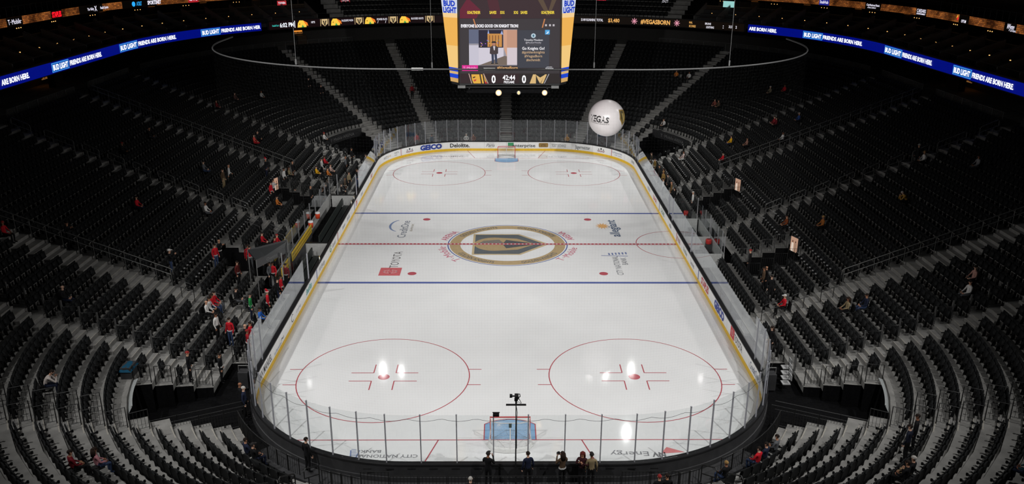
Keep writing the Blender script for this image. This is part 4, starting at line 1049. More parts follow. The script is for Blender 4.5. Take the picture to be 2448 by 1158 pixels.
RB = Ring(24.0); RZ0, RZ1 = 11.55, 12.5
LOGOY = glow('logo_yellow', (240, 196, 70), 1.1)
# ---- LED ribbon boards
def ribbon(label, u0, v0, u1, v1, rgb, k=1.):
    t = thing('led_ribbon', label, 'LED ribbon')
    la, lb = l_at(RB, u0, 12.02), l_at(RB, u1, 12.02); lo, hi = min(la, lb), max(la, lb)
    ls = np.linspace(lo, hi, max(8, int((hi-lo)/.8)))
    b = MB(); b.grid([[RB.at(l, z) for l in ls] for z in (RZ0+.02, RZ1-.02)]); b.obj('screen', glow('ribbon_%d_%d_%d' % rgb, rgb, k), t)
    b = MB(); b.grid([[RB.at(l, z, dd) for l in ls] for z, dd in ((RZ0, -.03), (RZ0-.05, .0), (RZ0-.05, .4), (RZ1+.06, .4), (RZ1+.06, 0), (RZ1, -.03))]); b.obj('housing', DARK, t)
    MB().tube([RB.at(l, RZ1+.62, .3) for l in ls], .025, 5).obj('guard_rail', BRAIL, t)
    return t
def rib_fn(u, v, dd=-.02):
    l = l_at(RB, u, 12.02); return (lambda x, y: RB.at(l-x, 12.02+y, dd)), l
def rtext(t, s_, u, v, w, h, m, y0=None, bold=.02, shear=0): return text('screen_lettering', s_, m, t, rib_fn(u, v, -.03)[0], w, h, y0=-h/2 if y0 is None else y0, bold=bold, shear=shear)
RW = glow('ribbon_white', (240, 244, 255), 1.25); RBX = glow('ribbon_box', (24, 84, 170), 1.); RBE = glow('ribbon_edge', (70, 160, 235), 1.1)
BLUE = (0, 12, 122)
def bud(t, b0, b1, t0, t1, s_='FRIENDS ARE BORN HERE.'):
    if b0 is not None:
        l0, l1 = l_at(RB, b0, 12.02), l_at(RB, b1, 12.02); l = (l0+l1)/2; w = abs(l0-l1)/2
        rect('screen_box', -w, -.37, w, .37, RBE, t, lambda x, y: RB.at(l-x, 12.02+y, -.012), 4)
        rect('screen_box', -w+.06, -.32, w-.06, .32, RBX, t, lambda x, y: RB.at(l-x, 12.02+y, -.02), 4)
        text('screen_lettering', 'BUD LIGHT', RW, t, lambda x, y: RB.at(l-x, 12.02+y, -.03), 2*w-.34, .42, y0=-.21, bold=.045)
    l0, l1 = l_at(RB, t0, 12.02), l_at(RB, t1, 12.02); lm = (l0+l1)/2
    text('screen_lettering', s_, RW, t, lambda x, y: RB.at(lm-x, 12.02+y, -.03), abs(l0-l1)-.16, .38, y0=-.19, bold=.04)
bl = ribbon('blue LED ribbon board with white beer slogan along the left upper deck', -60, 214, 625, 70, BLUE)
bud(bl, None, 0, 1, 70, s_='ARE BORN HERE.'); bud(bl, 124, 164, 165, 243); bud(bl, 286, 328, 329, 422); bud(bl, 480, 526, 527, 624, s_='FRIENDS ARE BORN HER')
br_ = ribbon('blue LED ribbon board with white beer slogan along the right upper deck', 1788, 77, 2510, 228, BLUE)
bud(br_, None, 0, 1790, 1858, s_='ARE BORN HERE.'); bud(br_, 1920, 1966, 1967, 2063); bud(br_, 2115, 2156, 2157, 2230); bud(br_, 2279, 2322, 2323, 2426)
# far ribbons
NRW = glow('ribbon_soft_white', (225, 222, 232), 1.1); GLD = glow('ribbon_gold', (226, 168, 92), 1.1)
def logo_bird(t, u, v):      # feathered head emblem, flat colours
    fn, l = rib_fn(u, v, -.02)
    poly('screen_logo', [(-.5, -.42), (-.42, .1), (-.2, .42), (.3, .4), (.75, .05), (.7, -.42)], LOGOY, t, fn)
    poly('screen_logo', [(.3, .4), (.85, .1), (.95, -.3), (.6, -.1)], glow('logo_orange', (232, 120, 40), 1.1), t, rib_fn(u, v, -.03)[0])
    poly('screen_logo', [(.2, -.1), (.4, -.42), (.05, -.42)], glow('logo_green', (60, 150, 70), 1.1), t, rib_fn(u, v, -.03)[0])
    poly('screen_logo', [(-.3, 0), (-.1, .05), (-.15, -.12)], glow('logo_brown', (130, 60, 40), 1.1), t, rib_fn(u, v, -.03)[0])
def logo_shield(t, u, v, e=True):
    fn, l = rib_fn(u, v, -.02); f2 = rib_fn(u, v, -.03)[0]
    poly('screen_logo', [(-.4, .42), (.4, .42), (.4, -.15), (0, -.46), (-.4, -.15)], glow('logo_tan', (196, 170, 124), 1.1), t, fn)
    poly('screen_logo', [(-.24, .22), (-.1, .22), (0, -.2), (.1, .22), (.24, .22), (.05, -.38), (-.05, -.38)], glow('logo_black', (14, 12, 12), 1), t, f2)
    if e:
        for q in (-.55, .55): rect('screen_bar', q-.03, -.42, q+.03, .42, glow('logo_tan', (196, 170, 124), 1.1), t, fn)
fl = ribbon('dark LED ribbon board with team crests and a clock on the far left upper deck', 643, 66, 1062, 49, (26, 8, 12), .6)
rtext(fl, '6:02 PM', 685, 64, 1.9, .5, RW, bold=.02); rtext(fl, 'HealthTech', 659, 65, .9, .2, glow('sign_teal', (60, 190, 180), 1)); logo_bird(fl, 719, 61)
rect('screen_bar', -.04, -.42, .04, .42, RW, fl, rib_fn(705, 62)[0])
for u, v, s_, w in ((749, 55, 'HITS', .5), (831, 50, 'FACEOFFS WON', 1.5), (913, 46, 'POWER PLAYS', 1.35), (998, 44, 'BLOCKED SHOTS', 1.6)): rtext(fl, s_, u, v, w, .24, NRW, y0=.0, bold=.02)
for u, v in ((776, 57), (859, 53), (940, 49), (1028, 47)): logo_shield(fl, u, v)
for u, v in ((799, 56), (881, 52), (964, 48)): logo_bird(fl, u, v)
for u in (903, 921): rtext(fl, '/', u, 52, .14, .3, NRW, y0=-.36)
fr_ = ribbon('dark LED ribbon board with gold lettering on the far right upper deck', 1362, 51, 1779, 72, (22, 14, 8), .6)
rtext(fr_, '51/49 RUNNING TOTAL', 1415, 49, 2.9, .32, NRW, bold=.02); rtext(fr_, '$3,480', 1467, 51, 1.5, .46, GLD)
rtext(fr_, '#VEGASBORN', 1567, 55, 3.9, .52, GLD, bold=.035)
for u, v in ((1517, 53), (1618, 58)):
    fn, l = rib_fn(u, v, -.03)
    for a in (0, 45, 90, 135): poly('screen_logo', [(math.cos(R(a))*.4*i-math.sin(R(a))*.04*j, math.sin(R(a))*.4*i+math.cos(R(a))*.04*j) for i, j in ((-1, -1), (1, -1), (1, 1), (-1, 1))], glow('star_pink', (226, 150, 170), 1.), fr_, fn)
rtext(fr_, 'NHL', 1651, 57, .45, .24, GLD, y0=.06); rtext(fr_, 'SCORES', 1656, 64, .9, .26, GLD, y0=-.38)
rtext(fr_, 'BRUINS', 1693, 60, .8, .24, NRW, y0=.04); rtext(fr_, 'LIGHTNING', 1698, 67, 1.05, .26, NRW, y0=-.38)
rtext(fr_, ':', 1730, 67, .12, .5, NRW); rtext(fr_, '3:21', 1747, 68, .5, .3, NRW); rtext(fr_, '2', 1760, 69, .18, .3, NRW)

# portal signs of the far upper tier
def up_sign(u, v, w, h, rgb, s_, label):
    q = ony(u, v, 0); dd = ray(u, v)
    t_ = None
    for tt in np.arange(60, 160, .1):
        p = C0+dd*tt
        if dist(p[0], p[1]) > 28.2: t_ = p; break
    s = s_of(t_[0], t_[1]); rgU = Ring(28.2, 300); l = rgU.to_l(s); z = t_[2]
    t = thing('portal_sign', label, 'sign')
    rect('face', -w/2, -h/2, w/2, h/2, glow('panel_%d_%d_%d' % rgb, rgb, 1.), t, lambda x, y: rgU.at(l-x, z+y, -.12))
    b = MB(); x, y, nx, ny = base(s); b.box(rgU.at(l, z, 0), (w+.08, .2, h+.08), np.array([[-ny, nx, 0], [nx, ny, 0], [0, 0, 1]])); b.obj('housing', DARK, t)
    if s_: text('sign_lettering', s_, NRW, t, lambda x, y: rgU.at(l-x, z+y, -.14), w*.8, h*.45, y0=-h*.2, bold=.02)
    MB().tube([rgU.at(l, z-h/2, .05), rgU.at(l, 12.4, .05)], .04, 5).obj('post', BRAIL, t)
up_sign(672, 7, 1.25, .55, (170, 40, 46), 'TOSHIBA', 'red lit portal sign, leftmost above the far ribbon')
up_sign(824, 1, 1.3, .5, (170, 40, 46), 'TOYOTA', 'red lit portal sign, second from the left above the far ribbon')
up_sign(980, -3, 1.3, .5, (160, 34, 40), 'STAPLES', 'red lit portal sign just left of the scoreboard')
up_sign(1438, -4, 1.3, .6, (190, 40, 60), '', 'red and blue lit portal sign just right of the scoreboard')
up_sign(1591, 3, 1.0, .6, (60, 60, 62), 'EXIT', 'dim grey portal sign above the gold lettering')
up_sign(1744, 10, 1.55, .75, (150, 205, 200), '', 'pale turquoise lit portal sign, rightmost above the far ribbon')
for u, v, lab in ((977, 22, 'lit yellow doorway in the far upper tier left of the scoreboard'), (1437, 23, 'lit yellow doorway in the far upper tier right of the scoreboard')):
    dd = ray(u, v)
    for tt in np.arange(60, 170, .1):
        p = C0+dd*tt
        if dist(p[0], p[1]) > 27.4: break
    s = s_of(p[0], p[1]); x, y, nx, ny = base(s); A = np.array([[-ny, nx, 0], [nx, ny, 0], [0, 0, 1]])
    t = thing('lit_doorway', lab, 'doorway'); MB().box(P(s, 27.45, p[2]), (.5, .06, 1.0), A).obj('lit_panel', glow('door_amber', (176, 140, 72), 1), t); MB().box(P(s, 27.52, p[2]), (.75, .08, 1.2), A).obj('frame', DARK, t)

# ------------------------------------------------------------------ rails
def tread_z(d): k = int(math.floor((d-D0)/TR)); return zk(max(min(k, NR), -1)) if k >= 0 else 0.
def slope_z(d): return ZB0+(d-D0)/TR*RS
def long_rail(s0, d0, d1, label, off=0., m=STEEL):
    t = thing('stair_rail', label, 'railing', 'long stair rails')
    for h, nm in ((1.0, 'top_rail'), (.62, 'mid_rail')):
        pts = [P(s0+off, d, slope_z(d)+h) for d in np.linspace(d0, d1, 12)]
        if h == 1.0: pts = [P(s0+off, d0-.12, slope_z(d0)+.62), P(s0+off, d0-.1, slope_z(d0)+.92)]+pts
        MB().tube(pts, .024, 6).obj(nm, m, t)
    for d in np.arange(d0, d1+.01, TR*1.0):
        MB().tube([P(s0+off, d, slope_z(d)-.2), P(s0+off, d, slope_z(d)+1.0)], .02, 5).obj('post', m, t)
long_rail(sside('L', -14.1), 7.2, 23, 'long double stair rail crossing the left stand, nearest to the camera')
long_rail(sside('R', -14.1), 7.2, 23, 'long double stair rail crossing the right stand, nearest to the camera')
long_rail(sside('L', 13.7), 6.4, 23.4, 'long double stair rail in the left stand leading up to the far ribbon end')
long_rail(sside('R', 13.7), 6.4, 23.4, 'long double stair rail in the right stand leading up to the far ribbon end')
long_rail(AIS['left far corner'], 7.6, 13.0, 'dim stair rail beside the far left portal', m=BRAIL)
long_rail(AIS['right far corner'], 7.6, 14.5, 'dim stair rail beside the far right portal', m=BRAIL)
ORD = ['first', 'second', 'third', 'fourth', 'fifth', 'sixth', 'seventh', 'eighth', 'ninth', 'tenth']
def loop_rail(s0, d, ln, label, group, m=STEEL, h0=.55, h1=1.0, rad=.022, box=False):
    t = thing('loop_handrail', label, 'handrail', group)
    za = slope_z(d); zb_ = slope_z(d+ln)
    MB().tube([P(s0, d, za-.1), P(s0, d, za+h1-.12), P(s0, d+.05, za+h1-.02), P(s0, d+.15, za+h1+.04), P(s0, d+ln-.1, zb_+h1), P(s0, d+ln, zb_+h1-.08), P(s0, d+ln, zb_+h0+.02), P(s0, d+.0, za+h0)], rad, 6).obj('rail', m, t)
    MB().tube([P(s0, d+ln*.72, slope_z(d+ln*.72)-.25), P(s0, d+ln*.72, slope_z(d+ln*.72)+h0)], rad, 6).obj('post', m, t)
for sd in ('left', 'right'):
    for i, d in enumerate((6.6, 8.35, 10.1, 11.85, 13.6, 15.35, 17.1, 18.85)):
        loop_rail(AIS[sd+' middle'], d, 1.15 if i < 7 else 2.0, f'steel loop handrail of the {sd} middle aisle, {ORD[i]} from the ice', f'loop handrails of the {sd} middle aisle')
    loop_rail(AIS[sd+' middle'], 21.8, 1.3, f'steel loop handrail at the top of the {sd} middle aisle', f'loop handrails of the {sd} middle aisle')
    for i, d in enumerate((1.0, 2.6, 4.2)):
        loop_rail(AIS[sd+' near end'], d, 1.0, f'black loop handrail of the {sd} aisle by the near glass, {ORD[i]} from the ice', f'black handrails of the {sd} near aisle', BRAIL, rad=.026)
    for i, d in enumerate((2.2, 3.9, 5.6)):
        loop_rail(AIS[sd+' near side'], d, 1.0, f'black loop handrail at the foot of the {sd} near stair, {ORD[i]} from the ice', f'black handrails at the foot of the {sd} near stair', BRAIL)
    for i, d in enumerate((2.0, 3.7)):
        loop_rail(AIS[sd+' middle']+2.5, d+1.4, 1.0, f'dark handrail among the lower {sd} rows, {ORD[i]} from the ice', f'dark handrails among the lower {sd} rows', BRAIL)
def panel_fence(t, A, B, h, m, bal=.13, nm='rail_panel'):     # A, B base points; one panel with balusters
    A, B = np.asarray(A, float), np.asarray(B, float); up_ = np.array([0, 0, 1.]); b = MB()
    b.tube([A, A+up_*h, B+up_*h, B], .024, 5); b.tube([A+up_*.12, B+up_*.12], .014, 4)
    n = max(1, int(np.linalg.norm(B-A)/bal))
    for i in range(1, n): q = A+(B-A)*i/n; b.tube([q+up_*.12, q+up_*h], .009, 4, False)
    return b.obj(nm, m, t)
RAILG = mat('grey_rail', (.13, .13, .128), .5, .4, var=.1)
for sd in ('left', 'right'):
    s0 = AIS[sd+' near corner']; t = thing('guard_railing', f'stepped guard railing climbing the {sd} stand beside the near tunnel stair', 'railing')
    off = .72 if sd == 'left' else -.72
    for k in range(1, 22): panel_fence(t, P(s0-off, dk(k)+.05, zk(k)), P(s0-off, dk(k)+.8, zk(k)), 1.0 if k > 6 else .95, BRAIL, .16 if k > 5 else .4); MB().box(P(s0-off, dk(k), zk(k)+.5), (.07, .07, 1.0)).obj('post', RAILG, t)
    s1 = AIS[sd+' near portal']; t = thing('guard_railing', f'stepped baluster railing of the {sd} corner aisle nearest the bottom edge', 'railing')
    for k in range(4, 20):
        panel_fence(t, P(s1-off*.2, dk(k)+.05, zk(k)), P(s1-off*.2, dk(k)+.8, zk(k)), 1.0, BRAIL, .13)
        if k > 5: panel_fence(t, P(s1-off*1.2, dk(k)+.05, zk(k)), P(s1-off*1.2, dk(k)+.8, zk(k)), 1.0, BRAIL, .13)
    f, d0, d1 = HOLES[sd+' near']; t = thing('tunnel_fence', f'black baluster fence along the far edge of the {sd} near tunnel', 'railing')
    for k in range(0, 5):
        a, c = f(dk(k)+TR/2); e = c+.1 if sd == 'right' else a-.1
        panel_fence(t, P(e, dk(k)+.05, zk(k)), P(e, dk(k)+.82, zk(k)), 1.0, BRAIL, .13)
    t = thing('tunnel_fence', f'black baluster fence along the near edge of the {sd} near tunnel', 'railing')
    a, c = f(3.); e = a-.15 if sd == 'right' else c+.15
    for i in range(5): panel_fence(t, P(e, .5+i*1.1, 0.0), P(e, 1.55+i*1.1, 0.0), 1.15, BRAIL, .13)
    e2 = (a+c)/2+(0.9 if sd == 'left' else -.9)
    t = thing('tunnel_ramp_rail', f'dark handrail down the middle of the {sd} near tunnel', 'railing')
    MB().tube([P(e2, .6, 1.05), P(e2, 5.2, .9)], .022, 5).tube([P(e2, .6, .6), P(e2, 5.2, .45)], .018, 5).obj('rail', BRAIL, t)
    for d in (.6, 2.1, 3.6, 5.2): MB().tube([P(e2, d, 0), P(e2, d, 1.0)], .02, 5).obj('post', BRAIL, t)
    # portal name board over the header, seen from behind
    sa, sb = f(5.3); t = thing('portal_name_board', f'curved white portal board edge over the {sd} near tunnel', 'sign')
    sq = np.linspace(sa, sb, 12); b = MB()
    hh = np.linspace(.05, .34, 12) if sd == 'left' else np.linspace(.34, .05, 12)
    b.grid([[P(s, 5.55, zk(5)+.0) for s in sq], [P(s, 5.35, zk(5)+h) for s, h in zip(sq, hh)], [P(s, 5.43, zk(5)+h) for s, h in zip(sq, hh)]])
    b.obj('board', mat('pale_board', (.36, .38, .38), .5, var=.1), t)
    f, d0, d1 = HOLES[sd+' far']; sa, sb = f(6.5); t = thing('portal_header', f'black portal header with pale arena lettering over the far {sd} tunnel', 'sign')
    sq = np.linspace(sa, sb, 14); b = MB(); b.grid([[P(s, 6.3, z) for s in sq] for z in (zk(6)-.75, zk(6)+.12)]); b.obj('header', mat('header_black', (.014, .014, .015), .5, var=.1), t)
    rgH = Ring(6.3, 400); lm = (rgH.to_l(sa)+rgH.to_l(sb))/2
    text('header_lettering', 'T··Mobile·ARENA', mat('header_grey', (.14, .14, .14), .5, var=.05), t, lambda x, y: rgH.at(lm-x, zk(6)-.5+y, -.03), 4.2, .34)
    b = MB(); b.tube([P(s, 6.28, zk(6)+.14+.16*math.sin(PI*i/13)) for i, s in enumerate(sq)], .03, 5); b.obj('header_trim', STEEL, t)
# concourse edge railing: stretches of pale balusters with gaps
k = 0
for sd in ('left', 'right'):
    L_ = (sside('L', -16), sc('FL', 62)) if sd == 'left' else (sside('R', -16), sc('FR', 62))
    rgc = Ring(DT+.1); la, lb = sorted((rgc.to_l(L_[0]), rgc.to_l(L_[1])))
    brk = [rgc.to_l(AIS[sd+' middle']), rgc.to_l(AIS[sd+' far side']), rgc.to_l(AIS[sd+' far corner'])]
    ed = sorted([la, lb]+brk)
    for j in range(len(ed)-1):
        t = thing('concourse_railing', f'pale baluster railing at the top of the {sd} stand, {ORD[j if sd == "right" else len(ed)-2-j]} stretch from the near end', 'railing')
        l0, l1 = ed[j]+(1.2 if j else 0), ed[j+1]-(1.2 if j < len(ed)-2 else 0); n = max(1, int((l1-l0)/1.5))
        for i in range(n): panel_fence(t, rgc.at(l0+(l1-l0)*i/n+.03, ZT), rgc.at(l0+(l1-l0)*(i+1)/n-.03, ZT), 1.0, RAILG, .15)
        MB().box((0, 0, 0), (.01, .01, .01))
# lit bars on the concourse
def bar(u, v, w, label):
    dd = ray(u, v)
    for tt in np.arange(40, 160, .1):
        p = C0+dd*tt
        if dist(p[0], p[1]) > 28.5: break
    s = s_of(p[0], p[1]); x, y, nx, ny = base(s); A = np.array([[-ny, nx, 0], [nx, ny, 0], [0, 0, 1]])
    t = thing('concession_bar', label, 'bar')
    MB().box(P(s, 28.6, ZT+.55), (w, .6, 1.1), A).obj('counter', mat('bar_wood', (.06, .035, .02), .5, var=.3), t)
    MB().box(P(s, 29.6, ZT+1.45), (w, .1, .9), A).obj('back_shelf', mat('bar_back', (.05, .03, .015), .5, var=.3), t)
    MB().box(P(s, 29.5, p[2]+.1), (w*.9, .06, .18), A).obj('shelf_light', glow('bar_amber', (230, 140, 50), 1.2), t)
    MB().box(P(s, 29.45, p[2]-.18), (w*.94, .08, .05), A).obj('shelf_edge', glow('bar_tan', (140, 96, 52), .8), t)
    rb_ = np.random.default_rng(int(u))
    for i in range(int(w/.16)): MB().lathe(P(s, 29.35, p[2]-.14)+A[0]*(i*.16-w*.42), [(0, 0), (.035, 0), (.035, .17), (.012, .22), (.012, .28), (0, .28)], 7).obj('bottle', glow('bottle_%d' % (i % 3), ((150, 90, 30), (90, 60, 30), (180, 120, 60))[i % 3], .5), t)
bar(134, 183, 1.6, 'amber lit bar on the left concourse under the blue ribbon')
bar(2285, 189, 2.4, 'amber lit bar on the right concourse under the blue ribbon')
bar(720, 78, 1.2, 'small orange lit stand on the far left concourse under the crests')

# ------------------------------------------------------------------ portal screens and mid tunnels
def lit_screen(sd, y, label, glowc):
    s0 = PORTALS[(sd, y)]; x, yy, nx, ny = base(s0); A = np.array([[-ny, nx, 0], [nx, ny, 0], [0, 0, 1]])
    t = thing('portal_screen', label, 'screen'); zc = zk(6)+.42; d = 6.45
    nn = np.array([-nx*.93, -.36, 0]); B = np.array([[-nn[1], nn[0], 0], -nn, [0, 0, 1]])
    MB().box(P(s0, d, zc), (.8, .09, 1.1), B).obj('housing', DARK, t)
    c = P(s0, d, zc)-B[1]*.05
    f = lambda a, b_, e=0: c-B[1]*e+B[0]*a+B[2]*b_
    rect('screen', -.36, -.51, .36, .51, glow('screen_peach', (176, 138, 116), 1.0), t, f)
    for i, (cx, col) in enumerate(((-.15, (96, 60, 44)), (.14, (90, 66, 56)))):     # pictured figures
        poly('screen_figure', disc_pts(cx, .2, .055, .08, 14), glow('screen_fig_%d' % i, col, 1), t, lambda a, b_: f(a, b_, .006))
        poly('screen_figure', [(cx-.13, -.51), (cx+.13, -.51), (cx+.1, .1), (cx-.1, .1)], glow('screen_shirt_%d' % i, ((214, 196, 180), (150, 120, 100))[i], 1), t, lambda a, b_: f(a, b_, .005))
    MB().box(P(s0, d+.1, zk(6)-.6), (.12, .1, 1.4), B).obj('post', BRAIL, t)
    tf = thing('tunnel_railing', f'{"left" if sd == "L" else "right"} stand baluster railing around the {"farther" if y > 0 else "nearer"} tunnel pit below a lit screen', 'railing')
    for e in (-1.4, 1.4):
        for d0 in (2.95, 3.82, 4.7, 5.55): panel_fence(tf, P(s0+e, d0+.03, slope_z(d0)), P(s0+e, d0+.84, slope_z(d0)), 1.0, BRAIL if e*(1 if sd == 'R' else -1) < 0 else RAILG, .13)
    for j in range(3): panel_fence(tf, P(s0-1.4+j*.93, 2.9, zk(1)), P(s0-.5+j*.93, 2.9, zk(1)), 1.0, BRAIL, .13)
lit_screen('L', 7.4, 'bright screen behind the left bench, standing at the tunnel head', 0)
lit_screen('R', 7.4, 'bright screen in the right stand, farther of two', 0)
lit_screen('R', -7.4, 'bright screen in the right stand, nearer of two', 0)

# ------------------------------------------------------------------ players' benches (left) and penalty boxes (right)
for i, (y0, y1, lab) in enumerate(((-9.4, -3.1, 'long black padded bench in the nearer team box'), (-2.2, 9.2, 'long black padded bench in the farther team box'))):
    t = thing('team_bench', lab, 'bench'); yc = (y0+y1)/2; ln = y1-y0-1.6
    MB().box((-HX-.82, yc, .47), (.42, ln, .09)).obj('seat', mat('bench_pad', (.02, .026, .024), .45, var=.2), t)
    MB().box((-HX-1.12, yc, .86), (.09, ln, .55)).obj('backrest', mat('bench_pad', (.02, .026, .024), .45, var=.2), t)
    for q in np.linspace(yc-ln/2+.3, yc+ln/2-.3, 5): MB().box((-HX-.82, q, .21), (.36, .08, .42)).obj('leg', STEEL, t)
WP = mat('partition_white', (.4, .4, .39), .5, var=.08)
for y, lab in ((-2.7, 'white partition wall between the two team boxes'), (9.6, 'white partition wall at the far end of the team boxes')):
    t = thing('bench_partition', lab, 'partition')
    MB().box((-HX-1.25, y, .52), (2.0, .09, 1.04)).obj('panel', WP, t); MB().box((-HX-1.25, y, 1.07), (2.06, .13, .06)).obj('cap', BLACKR, t)
    if y != -2.7: continue
t = thing('bench_back_glass', 'tall clear panes with posts behind the team boxes', 'glass barrier')
for y0 in np.arange(-9.8, 9.8, 1.96):
    MB().box((-HX-2.45, y0+.98, 1.85), (.014, 1.9, 1.5)).obj('glass_pane', GLASS, t); MB().box((-HX-2.45, y0, 1.45), (.06, .06, 2.4)).obj('glass_post', ALU2, t)
MB().box((-HX-2.45, 0, .55), (.1, 19.6, 1.1)).obj('low_wall', WP, t)
for y, lab in ((9.7, 'far'), (-9.8, 'near')):
    t = thing('bench_end_glass', f'single clear end pane at the {lab} end of the team boxes', 'glass pane')
    MB().box((-HX-.9, y, 2.0), (1.6, .014, 1.8)).obj('glass_pane', GLASS, t); MB().box((-HX-1.72, y, 1.95), (.06, .06, 1.9)).obj('glass_post', ALU2, t)
# yellow patterned boards behind the bench
YB = mat('yellow_board', lin(214, 178, 44), .5, var=.06)
for (ya, yb), lab in (((-.5, -6.7), 'long yellow patterned board on the wall behind the near team box'), ((-7.5, -9.6), 'short yellow patterned board behind the near team box')):
    x_ = -HX-1.85; t = thing('yellow_board', lab, 'board')
    MB().box((x_, (ya+yb)/2, 1.45), (.06, abs(ya-yb), .6)).obj('panel', YB, t); MB().box((x_, (ya+yb)/2, .57), (.05, abs(ya-yb), 1.14)).obj('support', DARK, t); n = int(abs(ya-yb)/.22)
    b = MB()
    for i in range(n):
        for j in range(2): yc = min(ya, yb)+.12+i*.22; b.box((x_+.033, yc, 1.31+j*.28), (.006, .12, .14))
    b.obj('pattern', mat('board_pattern', lin(120, 96, 30), .6, var=.1), t, kind='stuff')
q = ony(737, 552, 0); t = thing('water_cooler', 'orange and white drink coolers at the end of the yellow board', 'cooler', loc=(-HX-1.95, -.15, 1.4))
MB().lathe((0, 0, 0), [(0, 0), (.17, 0), (.19, .35), (.17, .4), (0, .42)], 14).obj('body', mat('cooler_orange', lin(214, 72, 40), .4, var=.05), t, True)
MB().lathe((0, 0, .4), [(.19, 0), (.2, .06), (.16, .12), (0, .14)], 14).obj('lid', mat('cooler_white', (.7, .7, .7), .4, var=.05), t, True)
t2 = copy_tree(kids(t, *[o for o in COL.objects if o.parent == t]), None, (-HX-2.1, 3.0, 1.1), 0, 'orange drink cooler behind the farther team bench')
t = thing('towel_stack', 'folded white towels on the bench wall between the team boxes', 'towels', loc=(-HX-1.0, -2.2, .56))
for i in range(3): MB().box((0, 0, .03+i*.06), (.4-.03*i, .5, .055)).obj('towel', cloth((214, 214, 212)), t)
for i, y in enumerate((-6.2, 7.0, 8.3)):
    t = thing('water_bottle', f'white water bottle on the board rail, {ORD[i]} from the near end', 'bottle', loc=(-HX-.1, y, 1.09))
    MB().lathe((0, 0, 0), [(0, 0), (.045, 0), (.045, .16), (.02, .2), (.02, .25), (0, .25)], 10).obj('flask', mat('bottle_white', (.75, .74, .66), .4, var=.05), t, True)
    MB().lathe((0, 0, .2), [(.024, 0), (.024, .05), (0, .055)], 8).obj('lid', mat('bottle_lid', lin(190, 150, 40), .4, var=.05), t, True)
# black canopy over the near team tunnel
t = thing('tunnel_canopy', 'black sloping tunnel canopy with pale lettering behind the near team box', 'canopy')
ca, cb, cc, cd = onz(592, 597, 4.1), onz(686, 573, 3.5), onz(690, 583, 3.1), onz(612, 622, 3.5)
ca, cb, cc, cd = [np.asarray(q) for q in (ca, cb, cc, cd)]
b = MB(); dn = np.array([0, 0, -.12]); b.add([ca, cb, cc, cd, ca+dn, cb+dn, cc+dn, cd+dn], [(0, 1, 2, 3), (7, 6, 5, 4), (0, 4, 5, 1), (1, 5, 6, 2), (2, 6, 7, 3), (3, 7, 4, 0)]); b.obj('roof', mat('canopy_black', (.018, .02, .022), .3, var=.1), t)
fr = lambda x, y: cd+(cc-cd)*x+np.array([0, -.02, -.55+y])
rect('fascia', 0, 0, 1, .55, mat('canopy_black', (.018, .02, .022), .3, var=.1), t, fr)
text('canopy_lettering', 'Owens', mat('header_grey', (.14, .14, .14), .5, var=.05), t, lambda x, y: fr(x, y)+np.array([0, -.02, 0]), .32, .22, x0=.3, y0=.14)
for q in (ca, cb, cc, cd): MB().tube([q, (q[0], q[1], .1)], .03, 5).obj('post', STEEL, t)
for q0, q1 in ((cc, cb),): MB().box(((q0+q1)/2)-np.array([0, 0, .9]), (.9, .014, 1.3)).obj('side_glass', GLASS, t)
# penalty boxes
for y, lab in ((-4.9, 'near end'), (-1.2, 'middle'), (3.2, 'far end')):
    t = thing('box_partition', f'white low wall with clear pane at the {lab} of the penalty boxes', 'partition')
    MB().box((HX+1.25, y, .52), (2.0, .08, 1.04)).obj('panel', WP, t); MB().box((HX+1.25, y, 1.9), (2.0, .014, 1.7)).obj('glass_pane', GLASS, t)
    for q in (.3, 2.2): MB().box((HX+q, y, 1.9), (.05, .05, 1.75)).obj('glass_post', ALU2, t)
t = thing('box_back_wall', 'low pale wall with clear panes behind the penalty boxes', 'partition')
MB().box((HX+2.4, -.85, .5), (.08, 8.1, 1.0)).obj('panel', WP, t)
for y in np.arange(-4.9, 3.2, 2.03): MB().box((HX+2.4, y+1.0, 1.7), (.014, 1.96, 1.4)).obj('glass_pane', GLASS, t); MB().box((HX+2.4, y, 1.7), (.05, .05, 1.4)).obj('glass_post', ALU2, t)
for y0, y1, lab in ((-4.6, -1.5, 'nearer'), (-.9, 2.9, 'farther')):
    t = thing('penalty_bench', f'black bench in the {lab} penalty box', 'bench'); MB().box((HX+1.6, (y0+y1)/2, .45), (.4, y1-y0-.5, .08)).obj('seat', SEATP, t)
    for q in (y0+.5, y1-.5): MB().box((HX+1.6, q, .2), (.34, .06, .42)).obj('leg', STEEL, t)
for u, v, lab in ((1641, 505, 'round red drum at the far end of the penalty boxes'), (1695, 580, 'round red drum at the near end of the penalty boxes')):
    q = onz(u, v, .95 if u == 1641 else .7); t = thing('red_drum', lab, 'drum', loc=(min(q[0], HX+2.1), q[1], .6))
    MB().lathe((0, 0, 0), [(0, 0), (.2, 0), (.22, .05), (.22, .32), (.2, .36), (0, .37)], 16).obj('shell', mat('drum_red', lin(190, 40, 36), .45, var=.06), t, True)
    MB().lathe((0, 0, .36), [(.14, 0), (.15, .03), (.0, .05)], 12).obj('lid', mat('drum_dark', lin(120, 24, 24), .5, var=.06), t, True)
    MB().box((0, 0, -.3), (.4, .4, .6)).obj('stand', DARK, t)

